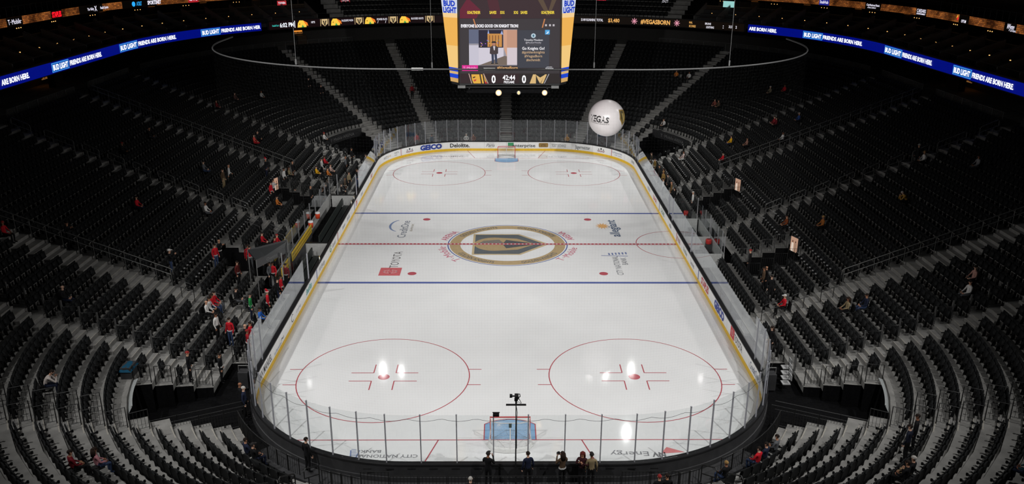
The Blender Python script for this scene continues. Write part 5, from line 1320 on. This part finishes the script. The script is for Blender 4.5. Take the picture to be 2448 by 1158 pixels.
# ------------------------------------------------------------------ goals
def goal(sg, label):
    gy = sg*89*ft; t = thing('hockey_goal', label, 'goal', loc=(0, gy, 0), rz=0 if sg > 0 else PI)
    for q in (-1, 1): MB().tube([(q*.915, 0, 0), (q*.915, 0, 1.2)], .03, 8).obj('post', REDM, t, True)
    MB().tube([(-.945, 0, 1.22), (.945, 0, 1.22)], .03, 8).obj('crossbar', REDM, t, True)
    basep = [(-.915, 0, .03), (-1.05, .5, .03), (-.8, .98, .03), (-.3, 1.1, .03), (.3, 1.1, .03), (.8, .98, .03), (1.05, .5, .03), (.915, 0, .03)]
    MB().tube(basep, .028, 6).obj('base_frame', mat('goal_white', (.7, .7, .69), .45, var=.05), t)
    topp = [(-.915, 0, 1.2), (-.85, .35, 1.2), (-.45, .5, 1.2), (.45, .5, 1.2), (.85, .35, 1.2), (.915, 0, 1.2)]
    MB().tube(topp, .02, 6).obj('top_frame', REDM if sg > 0 else mat('goal_white', (.7, .7, .69), .45, var=.05), t)
    MB().tube([(0, .5, 1.2), (0, .62, .9), (0, 1.08, .05)], .028, 6).obj('center_post', mat('goal_white', (.7, .7, .69), .45, var=.05), t)
    b = MB()
    def ip(pl, f):
        pl = np.array(pl); L = np.concatenate([[0], np.cumsum(np.linalg.norm(np.diff(pl, axis=0), axis=1))]); return np.array([np.interp(f*L[-1], L, pl[:, i]) for i in range(3)])
    for f in np.linspace(0, 1, 46): A_, B_ = ip(topp, f), ip(basep, f); m_ = (A_+B_)/2; b.tube([A_, m_*[.96, .9, 1], B_], .004, 3, False)
    for h in np.linspace(.03, .97, 15):
        b.tube([(lambda A_, B_: A_+(B_-A_)*h-np.array([0, .1*math.sin(PI*h), 0])*(abs(A_[0]) < .8))(ip(topp, f), ip(basep, f)) for f in np.linspace(0, 1, 24)], .004, 3, False)
    for f in np.linspace(.05, .95, 10): b.tube([(-.9, .45*f, 1.2), (.9, .45*f, 1.2)], .003, 3, False)
    b.obj('netting', NETW, t, kind='stuff')
    b = MB(); sk_ = [ip(basep, f) for f in np.linspace(.06, .94, 30)]
    b.grid([[q+[0, 0, .0] for q in sk_], [q*[.97, .96, 0]+[0, 0, .16+.02*math.sin(i*2.1)] for i, q in enumerate(sk_)], [q*[.93, .9, 0]+[0, 0, .22] for q in sk_]]); b.obj('skirt', NETW, t)
    if sg < 0:
        MB().box((0, .55, 1.12), (.13, .14, .16)).obj('net_camera', mat('camera_dark', (.02, .04, .03), .4, var=.1), t)
        MB().lathe((0, .47, 1.12), [(0, 0), (.04, .0), (.04, .02), (0, .02)], 10).obj('camera_lens', mat('lens_green', lin(60, 150, 90), .2, var=.05), t)
goal(-1, 'hockey goal with white net and red frame at the near end'); goal(1, 'hockey goal with red frame and blue crease at the far end')

# camera on pole behind near glass
t = thing('camera_pole', 'tall black pole with crossbar and remote camera behind the near goal', 'camera rig', loc=(.2, -HY-.75, 0))
MB().tube([(0, 0, 0), (0, 0, 4.25)], [.035, .02], 8).obj('pole', BLACKR, t)
MB().box((0, 0, 4.28), (.82, .1, .035)).obj('crossbar', BLACKR, t)
MB().tube([(0, 0, 4.3), (0, .01, 4.5)], [.03, .05], 8).box((0, 0, 4.52), (.14, .1, .1)).obj('mount', BLACKR, t)
MB().box((.02, 0, 4.66), (.16, .26, .14)).tube([(.09, -.1, 4.66), (.16, -.1, 4.72), (.15, .02, 4.76), (.06, .05, 4.74)], .02, 6).obj('camera_body', BLACKR, t)
MB().tube([(-.06, .0, 4.68), (-.15, .0, 4.68)], [.03, .03], 8).tube([(-.15, 0, 4.69), (-.26, 0, 4.69)], [.075, .085], 10).obj('viewfinder', BLACKR, t)
MB().tube([(.1, 0, 4.6), (.22, .02, 4.34)], .013, 5).tube([(.02, 0, 4.36), (.1, .03, 4.4), (.2, 0, 4.33)], .01, 5).obj('pan_handle', BLACKR, t)
MB().tube([(.01, .02, 4.2), (.06, .02, 3.9), (.03, .02, 3.5), (.035, .02, 2.2)], .012, 5).obj('cable', BLACKR, t)
t = thing('glass_camera', 'small box camera clamped on the near glass post left of the goal', 'camera', loc=(-.62, -HY-.1, GT+.0))
MB().box((0, 0, .04), (.26, .2, .1)).obj('body', BLACKR, t); MB().box((0, 0, .13), (.3, .06, .02)).obj('bracket', BLACKR, t); MB().tube([(-.05, .1, .03), (-.05, .16, .03)], .035, 8).obj('lens', mat('lens_glass', (.02, .02, .03), .1, var=.05), t)
# fence behind the near glass
t = thing('front_fence', 'low black baluster fence along the front row behind the near goal', 'railing')
for i, x in enumerate(np.arange(-6.2, 6.3, 1.2)):
    dz = 0.55 if abs(x+.6) > 4.8 else 0.0
    panel_fence(t, (x, -HY-1.23, .2+dz*.4), (x+1.14, -HY-1.23, .2+dz*.4), 1.0, BRAIL, .13)
for sd in (-1, 1):
    t = thing('front_fence', f'slanting black baluster fence at the {"left" if sd < 0 else "right"} end of the near goal seats', 'railing')
    for i in range(4): panel_fence(t, (sd*(6.2+i*.45), -HY-1.2+i*.16, .05), (sd*(6.6+i*.45), -HY-1.06+i*.16, .05), 1.05, BRAIL, .12)
for sd, lab in ((-1, 'left'), (1, 'right')):
    t = thing('corner_fence', f'black baluster fence hugging the near {lab} corner glass', 'railing')
    for i in range(8):
        s0 = sc('NL' if sd < 0 else 'NR', 27+i*4.2); s1 = sc('NL' if sd < 0 else 'NR', 30.9+i*4.2); panel_fence(t, P(s0, .95, 0), P(s1, .95, 0), 1.05, BRAIL, .12)

# ------------------------------------------------------------------ center-hung scoreboard
FB, FT_ = 200., -60.
YB_, YT_ = -5.0, -6.15
c00, c10 = ony(1097, FB, YB_), ony(1340, FB, YB_); c01, c11 = ony(1094, FT_, YT_), ony(1343, FT_, YT_)
def SBF(e=0.):
    nrm = np.cross(c10-c00, c01-c00); nrm /= np.linalg.norm(nrm); nrm = nrm if nrm[1] < 0 else -nrm
    def f(u, v):
        a = (u-1097)/243.; b = (FB-v)/(FB-FT_); return c00*(1-a)*(1-b)+c10*a*(1-b)+c01*(1-a)*b+c11*a*b+nrm*e
    return f
sb = thing('scoreboard', 'center hung video scoreboard with screens on four faces over center ice', 'scoreboard')
F0, F1, F2, F3 = SBF(0), SBF(.02), SBF(.03), SBF(.04)
bl_o, br_o = ony(1078, 196, -4.35), ony(1356, 196, -4.35); tl_o, tr_o = ony(1047, FT_, -4.9), ony(1383, FT_, -4.9)
def mir(q): return np.array([q[0], -q[1], q[2]])
bot = [c00, c10, br_o, mir(br_o), mir(c10), mir(c00), mir(bl_o), bl_o]; top = [c01, c11, tr_o, mir(tr_o), mir(c11), mir(c01), mir(tl_o), tl_o]
b = MB(); b.add([q-np.array([0, 0, .12]) for q in bot]+top, [tuple(range(8))[::-1], tuple(range(8, 16))]+[(i, (i+1) % 8, 8+(i+1) % 8, 8+i) for i in range(8)])
cen = np.array([0, 0, 0]); b.v = [tuple(np.array([q[0]*.985, q[1]*.985, q[2]])) for q in b.v]; b.obj('body', mat('scoreboard_black', (.012, .012, .013), .5, var=.1), sb)
def sbp(nm, pts, rgb, f=F1, k=1.): return poly(nm, [(x, y) for x, y in pts], glow('sb_%d_%d_%d' % rgb, rgb, k), sb, f)
def sbr(nm, x0, y0, x1, y1, rgb, f=F1, k=1.): return rect(nm, x0, y0, x1, y1, glow('sb_%d_%d_%d' % rgb, rgb, k), sb, f)
def sbt(s_, u, v, w, h, rgb, f=F3, bold=.02, shear=0, k=1.1):   # centred at u, baseline v
    return text('screen_lettering', s_, glow('sb_%d_%d_%d' % rgb, rgb, k), sb, lambda x, y: f(u+x, v-y), w, h, bold=bold, shear=shear)
sbr('screen', 1099, -55, 1338, 199, (40, 33, 37), F0); bpy.context.view_layer.update()
# upper stats strip
sbr('screen_panel', 1101, -55, 1337, 40, (50, 30, 36), F1); sbp('screen_panel', [(1101, 40), (1101, 20), (1120, -8), (1150, 20), (1140, 40)], (96, 16, 42), F2); sbp('screen_panel', [(1175, 40), (1160, -30), (1185, -30), (1200, 40)], (70, 24, 36), F2)
sbp('screen_panel', [(1275, -20), (1290, -20), (1312, 28), (1306, 34)], (84, 66, 50), F2); sbp('screen_panel', [(1335, -20), (1322, -20), (1308, 28), (1312, 34)], (84, 66, 50), F2)
for s_, u, w in (('GOALTENDER', 1134, 31), ('SAVES', 1179, 16), ('SOG', 1201, 10), ('SOG', 1233, 10), ('SAVES', 1252, 16), ('GOALTENDER', 1308, 31)): sbt(s_, u, 29, w, 6.5, (245, 215, 60), bold=.03)
sbr('screen_panel', 1101, 41, 1337, 160, (52, 46, 50), F1)
for q in ((1133, 41, 1139, 62), (1301, 41, 1295, 62)): sbp('screen_beam', [(q[0]-1.5, q[1]), (q[0]+1.5, q[1]), (q[2]+2, q[3]), (q[2]-1, q[3])], (190, 120, 70), F2)
sbt('EVERYONE LOOKS GOOD ON KNIGHT TRON!', 1171, 61, 135, 7, (240, 238, 244), bold=.04)
for u in (1304, 1313.5, 1322): sbr('screen_icon', u-2.2, 53.6, u+2.2, 58.4, (190, 184, 190), F3)
# photograph shown on the screen, with its blurred margins
sbr('screen_photo', 1122, 66, 1236, 154, (150, 146, 156), F2); sbr('screen_photo', 1122, 66, 1145, 100, (92, 98, 122), F3); sbr('screen_photo', 1122, 104, 1145, 153, (196, 192, 206), F3)
sbr('screen_photo', 1212, 67, 1236, 110, (190, 144, 120), F3); sbr('screen_photo', 1212, 110, 1236, 152, (208, 196, 202), F3)
sbr('screen_photo', 1145, 67, 1203, 110, (26, 20, 44), F3); F4, F5, F6 = SBF(.05), SBF(.06), SBF(.07)
sbp('screen_photo', [(1203, 67), (1212, 67), (1212, 133), (1204, 110)], (206, 156, 128), F4); sbr('screen_photo', 1145, 110, 1204, 152, (206, 200, 212), F4); sbp('screen_photo', [(1146, 153), (1212, 153), (1212, 131), (1206, 130), (1180, 140)], (112, 98, 88), F5)
sbr('screen_photo', 1166, 76, 1200, 108, (196, 136, 66), F4); sbp('screen_photo', [(1166, 76), (1168, 66), (1170, 76)], (150, 170, 220), F4); sbp('screen_photo', [(1196, 78), (1200, 68), (1203, 78)], (150, 170, 220), F4)
for i in range(18):
    u, v = 1147+random.random()*54, 88+random.random()*20; sbr('screen_photo', u, v, u+2.5, v+2, random.choice(((150, 90, 200), (70, 190, 190), (230, 190, 120), (120, 110, 220))), F5)
for i in range(4): sbr('screen_photo', 1170+i*7, 80, 1172+i*7, 107, (120, 74, 40), F5)
sbp('screen_figure', disc_pts(1181, 101, 3.6, 4.4, 12), (176, 120, 96), F6); sbp('screen_figure', [(1175, 98), (1187, 98), (1185, 94), (1177, 94)], (30, 26, 28), SBF(.08)); sbp('screen_figure', [(1172, 108), (1177, 105), (1186, 105), (1191, 109), (1191, 124), (1187, 126), (1175, 126), (1171, 124)], (62, 50, 52), F6)
sbp('screen_figure', [(1179, 106), (1184, 106), (1183, 116), (1181, 116)], (206, 200, 206), SBF(.08)); sbp('screen_figure', [(1175, 126), (1181, 126), (1181, 147), (1176, 147)], (44, 52, 76), F6); sbp('screen_figure', [(1182, 126), (1188, 126), (1189, 146), (1184, 147)], (44, 52, 76), F6)
for u in (1176, 1186): sbp('screen_figure', [(u-2, 147), (u+4, 147), (u+5, 149.5), (u-2, 149.5)], (20, 20, 24), F6)
sbr('screen_panel', 1237, 68, 1312, 160, (54, 56, 66), F2); sbr('screen_icon', 1302, 67, 1313, 78, (70, 160, 220), F3); sbp('screen_icon', [(1304, 76), (1308, 73), (1304, 70), (1308, 72), (1311, 70), (1310, 74), (1307, 76.5)], (235, 240, 245), F4)
sbp('screen_icon', disc_pts(1274.5, 81, 5.6, 5.6, 18), (180, 200, 214), F3); sbp('screen_icon', disc_pts(1274.5, 81, 2.2, 3, 12), (60, 110, 130), F4)
sbt('Timothy Moulson', 1274.5, 93.5, 44, 4.8, (235, 233, 238), bold=0); sbt('@MoulsonTimothy', 1274.5, 99.5, 37, 3.8, (200, 196, 204), bold=0); sbr('screen_bar', 1258, 103, 1291, 103.6, (120, 110, 110), F3)
sbt('Go Knights Go!', 1274.5, 115, 53, 6.8, (240, 238, 242), bold=.015)
for s_, v, w in (('#goldenknights', 124, 54), ('#VegasBorn', 133.5, 42), ('#schmidt', 143, 33)): sbt(s_, 1274.5, v, w, 6.2, (190, 158, 122), bold=.01)
sbr('screen_panel', 1105, 153, 1143, 167.5, (214, 30, 140), F4); sbt('T··Mobile·', 1124.5, 162, 33, 5, (240, 190, 226), F5, bold=0)
sbt('#VegasBorn', 1213, 162.5, 49, 6.4, (196, 150, 96), F4, bold=.03); sbt('powered by', 1313, 158.5, 13, 2.2, (225, 225, 230), F4); sbt('Greenspun', 1313, 162.2, 19, 2.8, (225, 225, 230), F4)
sbr('seam', 1099, 163.2, 1338, 164.6, (6, 6, 7), F5); sbr('screen_panel', 1101, 165, 1337, 174, (50, 44, 48), F2)
# score strip
sbr('screen_panel', 1101, 174, 1337, 199, (38, 16, 22), F2); sbp('screen_panel', [(1240, 199), (1240, 174), (1337, 174), (1337, 199)], (30, 20, 20), F3)
sbt('0', 1180, 197.5, 10, 19, (245, 244, 248), F4, bold=.03); sbt('0', 1252.5, 197.5, 10, 19, (245, 244, 248), F4, bold=.03); sbt('42:44', 1216.5, 190, 30, 12, (245, 244, 248), F4, bold=.02); sbt('PREGAME', 1217, 198.5, 25, 6, (240, 238, 242), F4, bold=.02)
sbp('screen_logo', [(1127, 176), (1156, 176), (1164, 199), (1132, 199), (1128, 188)], (224, 170, 62), F4); sbp('screen_logo', [(1130, 183), (1136, 181), (1137, 183), (1132, 186)], (60, 30, 20), F5); sbp('screen_logo', [(1132, 190), (1139, 188), (1138, 192), (1134, 194)], (196, 60, 50), F5)
sbp('screen_logo', [(1146, 176), (1149, 176), (1153, 199), (1150, 199)], (30, 20, 18), F5); sbp('screen_logo', [(1153, 176), (1156, 176), (1160, 199), (1157, 199)], (30, 20, 18), F5); sbp('screen_logo', [(1158, 192), (1166, 199), (1160, 199)], (190, 30, 46), F5)
for a, c in ((1120, 1127), (1155, 1166)): sbp('screen_logo', [(a, 174), (a+2, 174), (c+2, 199), (c, 199)], (190, 160, 150), F5)
sbp('screen_logo', [(1275, 176), (1309, 176), (1298, 199), (1267, 199)], (20, 18, 18), F4)
for p_ in ([(1274, 176), (1281, 176), (1281, 199), (1266, 199)], [(1281, 177), (1291, 184), (1302, 177), (1296, 190), (1291, 199), (1286, 190)], [(1302, 176), (1307, 176), (1298, 199), (1293, 199)]): sbp('screen_logo', p_, (214, 178, 118), F5)
for a in (1311,): sbp('screen_logo', [(a, 175), (a+2, 175), (a-9, 199), (a-11, 199)], (170, 166, 170), F5)
# corner screens: golden drink picture
def facet(p00, p10, p01, p11, flip, nm):
    n_ = np.cross(p10-p00, p01-p00); n_ /= np.linalg.norm(n_); n_ = n_ if n_[1] < 0 else -n_
    def mk_(e): return lambda a, b_: p00*(1-a)*(1-b_)+p10*a*(1-b_)+p01*(1-a)*b_+p11*a*b_+n_*e
    f = mk_(.03); f2 = mk_(.05)
    bands = [(.03, .075, (214, 178, 120)), (.075, .16, (20, 70, 200)), (.16, .2, (220, 186, 130)), (.2, .26, (16, 66, 205)), (.26, .45, (240, 204, 130)), (.45, .78, (240, 180, 84)), (.78, .83, (244, 208, 140)), (.83, 1.0, (206, 214, 232))]
    bands = [(.01, .05, (206, 164, 100)), (.05, .09, (16, 66, 205)), (.09, .115, (214, 178, 120)), (.115, .15, (16, 66, 205)), (.15, .36, (242, 200, 124)), (.36, .62, (238, 178, 84)), (.62, .66, (244, 208, 150)), (.66, 1.0, (206, 212, 228))]
    for b0, b1, c in bands: rect('corner_screen', .03, b0, .97, b1, glow('sb_%d_%d_%d' % c, c, 1), sb, f)
    for s_, y0 in (('BUD', .725), ('LIGHT', .665)): text('screen_lettering', s_, glow('sb_20_60_190', (20, 60, 190), 1), sb, f2, .7 if s_ == 'BUD' else .84, .048, x0=.16 if s_ == 'BUD' else .1, y0=y0, bold=.05)
    rect('corner_screen', .1, .84, .9, .86, glow('sb_30_60_130', (30, 60, 130), 1), sb, f2)
facet(bl_o, c00, tl_o, c01, 0, 'l'); facet(c10, br_o, c11, tr_o, 0, 'r')
# side faces: dim strips
for o0, o1, col in ((bl_o, tl_o, (44, 40, 44)), (br_o, tr_o, (70, 56, 62))):
    p0, p1 = o0, o1; q0, q1 = mir(o0), mir(o1); sgx = -1 if p0[0] < 0 else 1
    f = lambda a, b_, p0=p0, p1=p1, q0=q0, q1=q1, sgx=sgx: (p0*(1-a)+q0*a)*(1-b_)+(p1*(1-a)+q1*a)*b_+np.array([sgx*.03, 0, 0])
    rect('side_screen', .04, .0, .96, .95, glow('sb_%d_%d_%d' % col, col, .5), sb, f)
    g = lambda a, b_, f=f, sgx=sgx: f(a, b_)+np.array([sgx*.02, 0, 0])
    if sgx > 0: rect('side_screen', .06, .17, .5, .27, glow('sb_214_30_140', (214, 30, 140), 1), sb, g); rect('side_screen', .06, .03, .5, .14, glow('sb_130_40_70', (130, 40, 70), 1), sb, g)
    else:
        for i in range(7): rect('side_screen', .1, .2+i*.1, .4, .225+i*.1, glow('sb_90_86_96', (90, 86, 96), 1), sb, g)
# lower frame and lamps
zb_ = float(c00[2])-.12
for q in (-1, 1):
    MB().tube([(q*2.6, -4.6, zb_-.25), (q*2.6, 4.6, zb_-.25)], .05, 6).obj('lower_truss', BLACKR, sb); MB().tube([(-3.2, q*4.4, zb_-.2), (3.2, q*4.4, zb_-.2)], .05, 6).obj('lower_truss', BLACKR, sb)
    MB().box((q*3.1, -4.7, zb_-.12), (.5, .3, .18)).obj('speaker_bracket', RAILG, sb)
MB().box((0, 0, zb_-.5), (5.6, 7.6, .4)).obj('lower_housing', PIT, sb)
for u, v, r_, k, lab in ((1192, 222, .19, 30, 'round amber white spotlight under the scoreboard, left one'), (1302, 222, .17, 30, 'round amber white spotlight under the scoreboard, right one'), (1240, 222, .12, 2.2, 'small dim amber spotlight under the scoreboard, middle one')):
    q = ony(u, v, -5.4); t = thing('spotlight', lab, 'lamp', loc=tuple(q)); dr = (C0-q); dr[2] *= 1.1; dr /= np.linalg.norm(dr)
    e1 = np.cross(dr, [0, 0, 1]); e1 /= np.linalg.norm(e1); e2 = np.cross(e1, dr)
    MB().tube([-dr*.42, -dr*.05, dr*.03], [r_*.75, r_*1.08, r_*1.1], 14).obj('housing', BLACKR, t)
    b = MB(); b.add([dr*.05]+[dr*.035+(e1*math.cos(a)*(1 if r_ > .15 else .7)+e2*math.sin(a))*r_ for a in np.linspace(0, 2*PI, 21)[:-1]], [(0, 1+i, 1+(i+1) % 20) for i in range(20)])
    b2 = MB(); ca_ = np.linspace(0, 2*PI, 21); b2.grid([[dr*.045+(e1*math.cos(a)+e2*math.sin(a))*r_*q for a in ca_] for q in (.62, 1.0)]); b2.obj('reflector_ring', mat('lamp_amber_ring', (1, .42, .12), .4, emit=1.5), t) if k > 3 else None
    b.v = [tuple(np.array(q)*(.66 if k > 3 else 1)+dr*(.02 if k > 3 else 0)) for q in b.v]; b.obj('lens', mat('spot_lens_%d' % k, (1, .62, .26) if k > 3 else (1, .7, .3), .4, emit=k*.6 if k > 3 else 1.0), t)
    MB().tube([-dr*.2, (-dr*.2)[:3]*[1, 1, 0]+[0, 0, zb_-.3-q[2]]], .025, 5).obj('yoke', BLACKR, t)

# ------------------------------------------------------------------ balloon
BC = np.array([7.2, 0, 9.8]); BR = 1.33
def balloon_mat():
    m = mat('balloon_white', (.74, .70, .70), .3, var=.03, scale=2); return m
t = thing('balloon', 'large round white balloon with a wordmark and gold shield floating above the right far stand', 'balloon', loc=tuple(BC))
b = MB(); rows = [[(BR*math.sin(th)*math.cos(p), BR*math.sin(th)*math.sin(p), BR*math.cos(th)) for p in np.linspace(0, 2*PI, 49)] for th in np.linspace(.001, PI-.001, 25)]
b.grid(rows); o = b.obj('envelope', balloon_mat(), t, True)
bm = bmesh.new(); bm.from_mesh(o.data); bmesh.ops.remove_doubles(bm, verts=bm.verts, dist=.002); bmesh.ops.recalc_face_normals(bm, faces=bm.faces); bm.to_mesh(o.data); bm.free()
vd = C0-BC; vd /= np.linalg.norm(vd); br = np.cross([0, 0, 1], vd); br /= np.linalg.norm(br); bu = np.cross(vd, br)
def sph(lon, lat, roll=0, k=1.004):      # chart around a direction lon/lat (deg) measured from the side facing the stand's upper end
    c1 = vd*math.cos(R(lon))*math.cos(R(lat))+br*math.sin(R(lon))*math.cos(R(lat))+bu*math.sin(R(lat))
    e1 = np.cross(bu, c1); e1 /= np.linalg.norm(e1); e2 = np.cross(c1, e1); cr, sr = math.cos(R(roll)), math.sin(R(roll)); a1, a2 = e1*cr+e2*sr, -e1*sr+e2*cr
    def f(x, y):
        q = c1+a1*math.tan(x/BR*.9)+a2*math.tan(y/BR*.9); return q/np.linalg.norm(q)*BR*k
    return f
text('balloon_lettering', 'VEGAS', ink((30, 28, 30)), t, sph(-26, -4, -8), 1.75, .5, y0=-.25, bold=.03)
text('balloon_lettering', 'GOLDEN KNIGHTS', ink((70, 66, 66)), t, sph(-24, -19, -8), 1.6, .1, y0=-.04, bold=.01)
rect('balloon_bar', -.68, -.008, .68, .008, ink((120, 112, 112)), t, sph(-23, -13, -8), 8)
poly_fine('balloon_shield', [(-.5, .62), (.5, .62), (.5, -.2), (0, -.7), (-.5, -.2)], ink((150, 122, 60)), t, sph(64, 4, 0))
poly_fine('balloon_shield', [(-.4, .5), (.0, .5), (.0, -.5), (-.4, -.12)], ink((84, 74, 44)), t, sph(64, 4, 0, 1.008)); poly_fine('balloon_shield', [(-.22, .3), (-.08, .3), (0, -.12), (.1, .3), (.26, .3), (.06, -.4), (-.06, -.4)], ink((190, 168, 104)), t, sph(64, 4, 0, 1.012))
MB().lathe((0, 0, -BR-.06), [(0, 0), (.07, .0), (.05, .05), (.09, .09)], 10).obj('valve', mat('valve_grey', (.3, .3, .3), .5, var=.05), t)
MB().tube([sph(70, -40, 0)(0, 0), sph(70, -40, 0)(0, 0)*1.12, sph(78, -32, 0)(0, 0)*1.1], .02, 5).obj('tether_patch', STEEL, t)

# ------------------------------------------------------------------ small things: covered cart, folding chairs, equipment
q = onz(305, 866, zk(6)+.4); t = thing('covered_cart', 'cart under a blue cover beside the near left tunnel', 'cart', loc=(q[0], q[1], zk(5)))
MB().box((0, 0, .3), (.5, .8, .6)).obj('frame', DARK, t)
b = MB(); b.grid([[(x*.29, y*.47, .62+.03*math.sin(x*5+y*3)) if max(abs(x), abs(y)) < 1 else (x*.31, y*.49, .42) for x in np.linspace(-1, 1, 5)] for y in np.linspace(-1, 1, 7)]); b.obj('cover', cloth((16, 70, 96)), t, True)
def folding_chair(loc, rz, label, grp):
    t = thing('folding_chair', label, 'chair', grp, loc, rz); wm = mat('chair_white', (.42, .42, .42), .5, var=.06)
    MB().box((0, 0, .45), (.42, .42, .045)).obj('seat', wm, t); MB().box((0, .22, .8), (.42, .04, .3)).obj('backrest', wm, t)
    for x in (-.19, .19):
        for y in (-.18, .2): MB().tube([(x, y, 0), (x, y, .44 if y < 0 else .95)], .013, 5).obj('leg', BRAIL, t)
for i, v in enumerate((873, 886, 898, 910)):
    q = onz(1892, v, .5); folding_chair((q[0]-.35, q[1]-.15, 0), -PI/2, f'white folding chair in the near right tunnel, {ORD[i]} of four from the far end', 'white folding chairs')
q = onz(1843, 890, 1.0); t = thing('equipment_stand', 'metal equipment rack with bright handles inside the near right tunnel', 'rack', loc=(q[0], q[1], 0))
MB().box((0, 0, .5), (.5, .5, .9)).obj('case', DARK, t); MB().tube([(-.25, 0, .95), (-.25, 0, 1.25), (.25, 0, 1.25), (.25, 0, .95)], .03, 6).obj('handle', STEEL, t)
q = onz(596, 885, 1.0); t = thing('equipment_stand', 'metal equipment rack with bright handles inside the near left tunnel', 'rack', loc=(q[0]-.3, q[1], 0))
MB().box((0, 0, .5), (.5, .5, .9)).obj('case', DARK, t); MB().tube([(-.25, 0, .95), (-.25, 0, 1.25), (.25, 0, 1.25), (.25, 0, .95)], .03, 6).obj('handle', STEEL, t)
# outer enclosure and roof, all dark
ring_strip(np.linspace(0, TOT, 120), [(36, 0), (36, 34)]).obj('wall_outer', PIT, None, kind='structure', label='dark outer wall of the arena', category='wall')
bpy.context.view_layer.update()
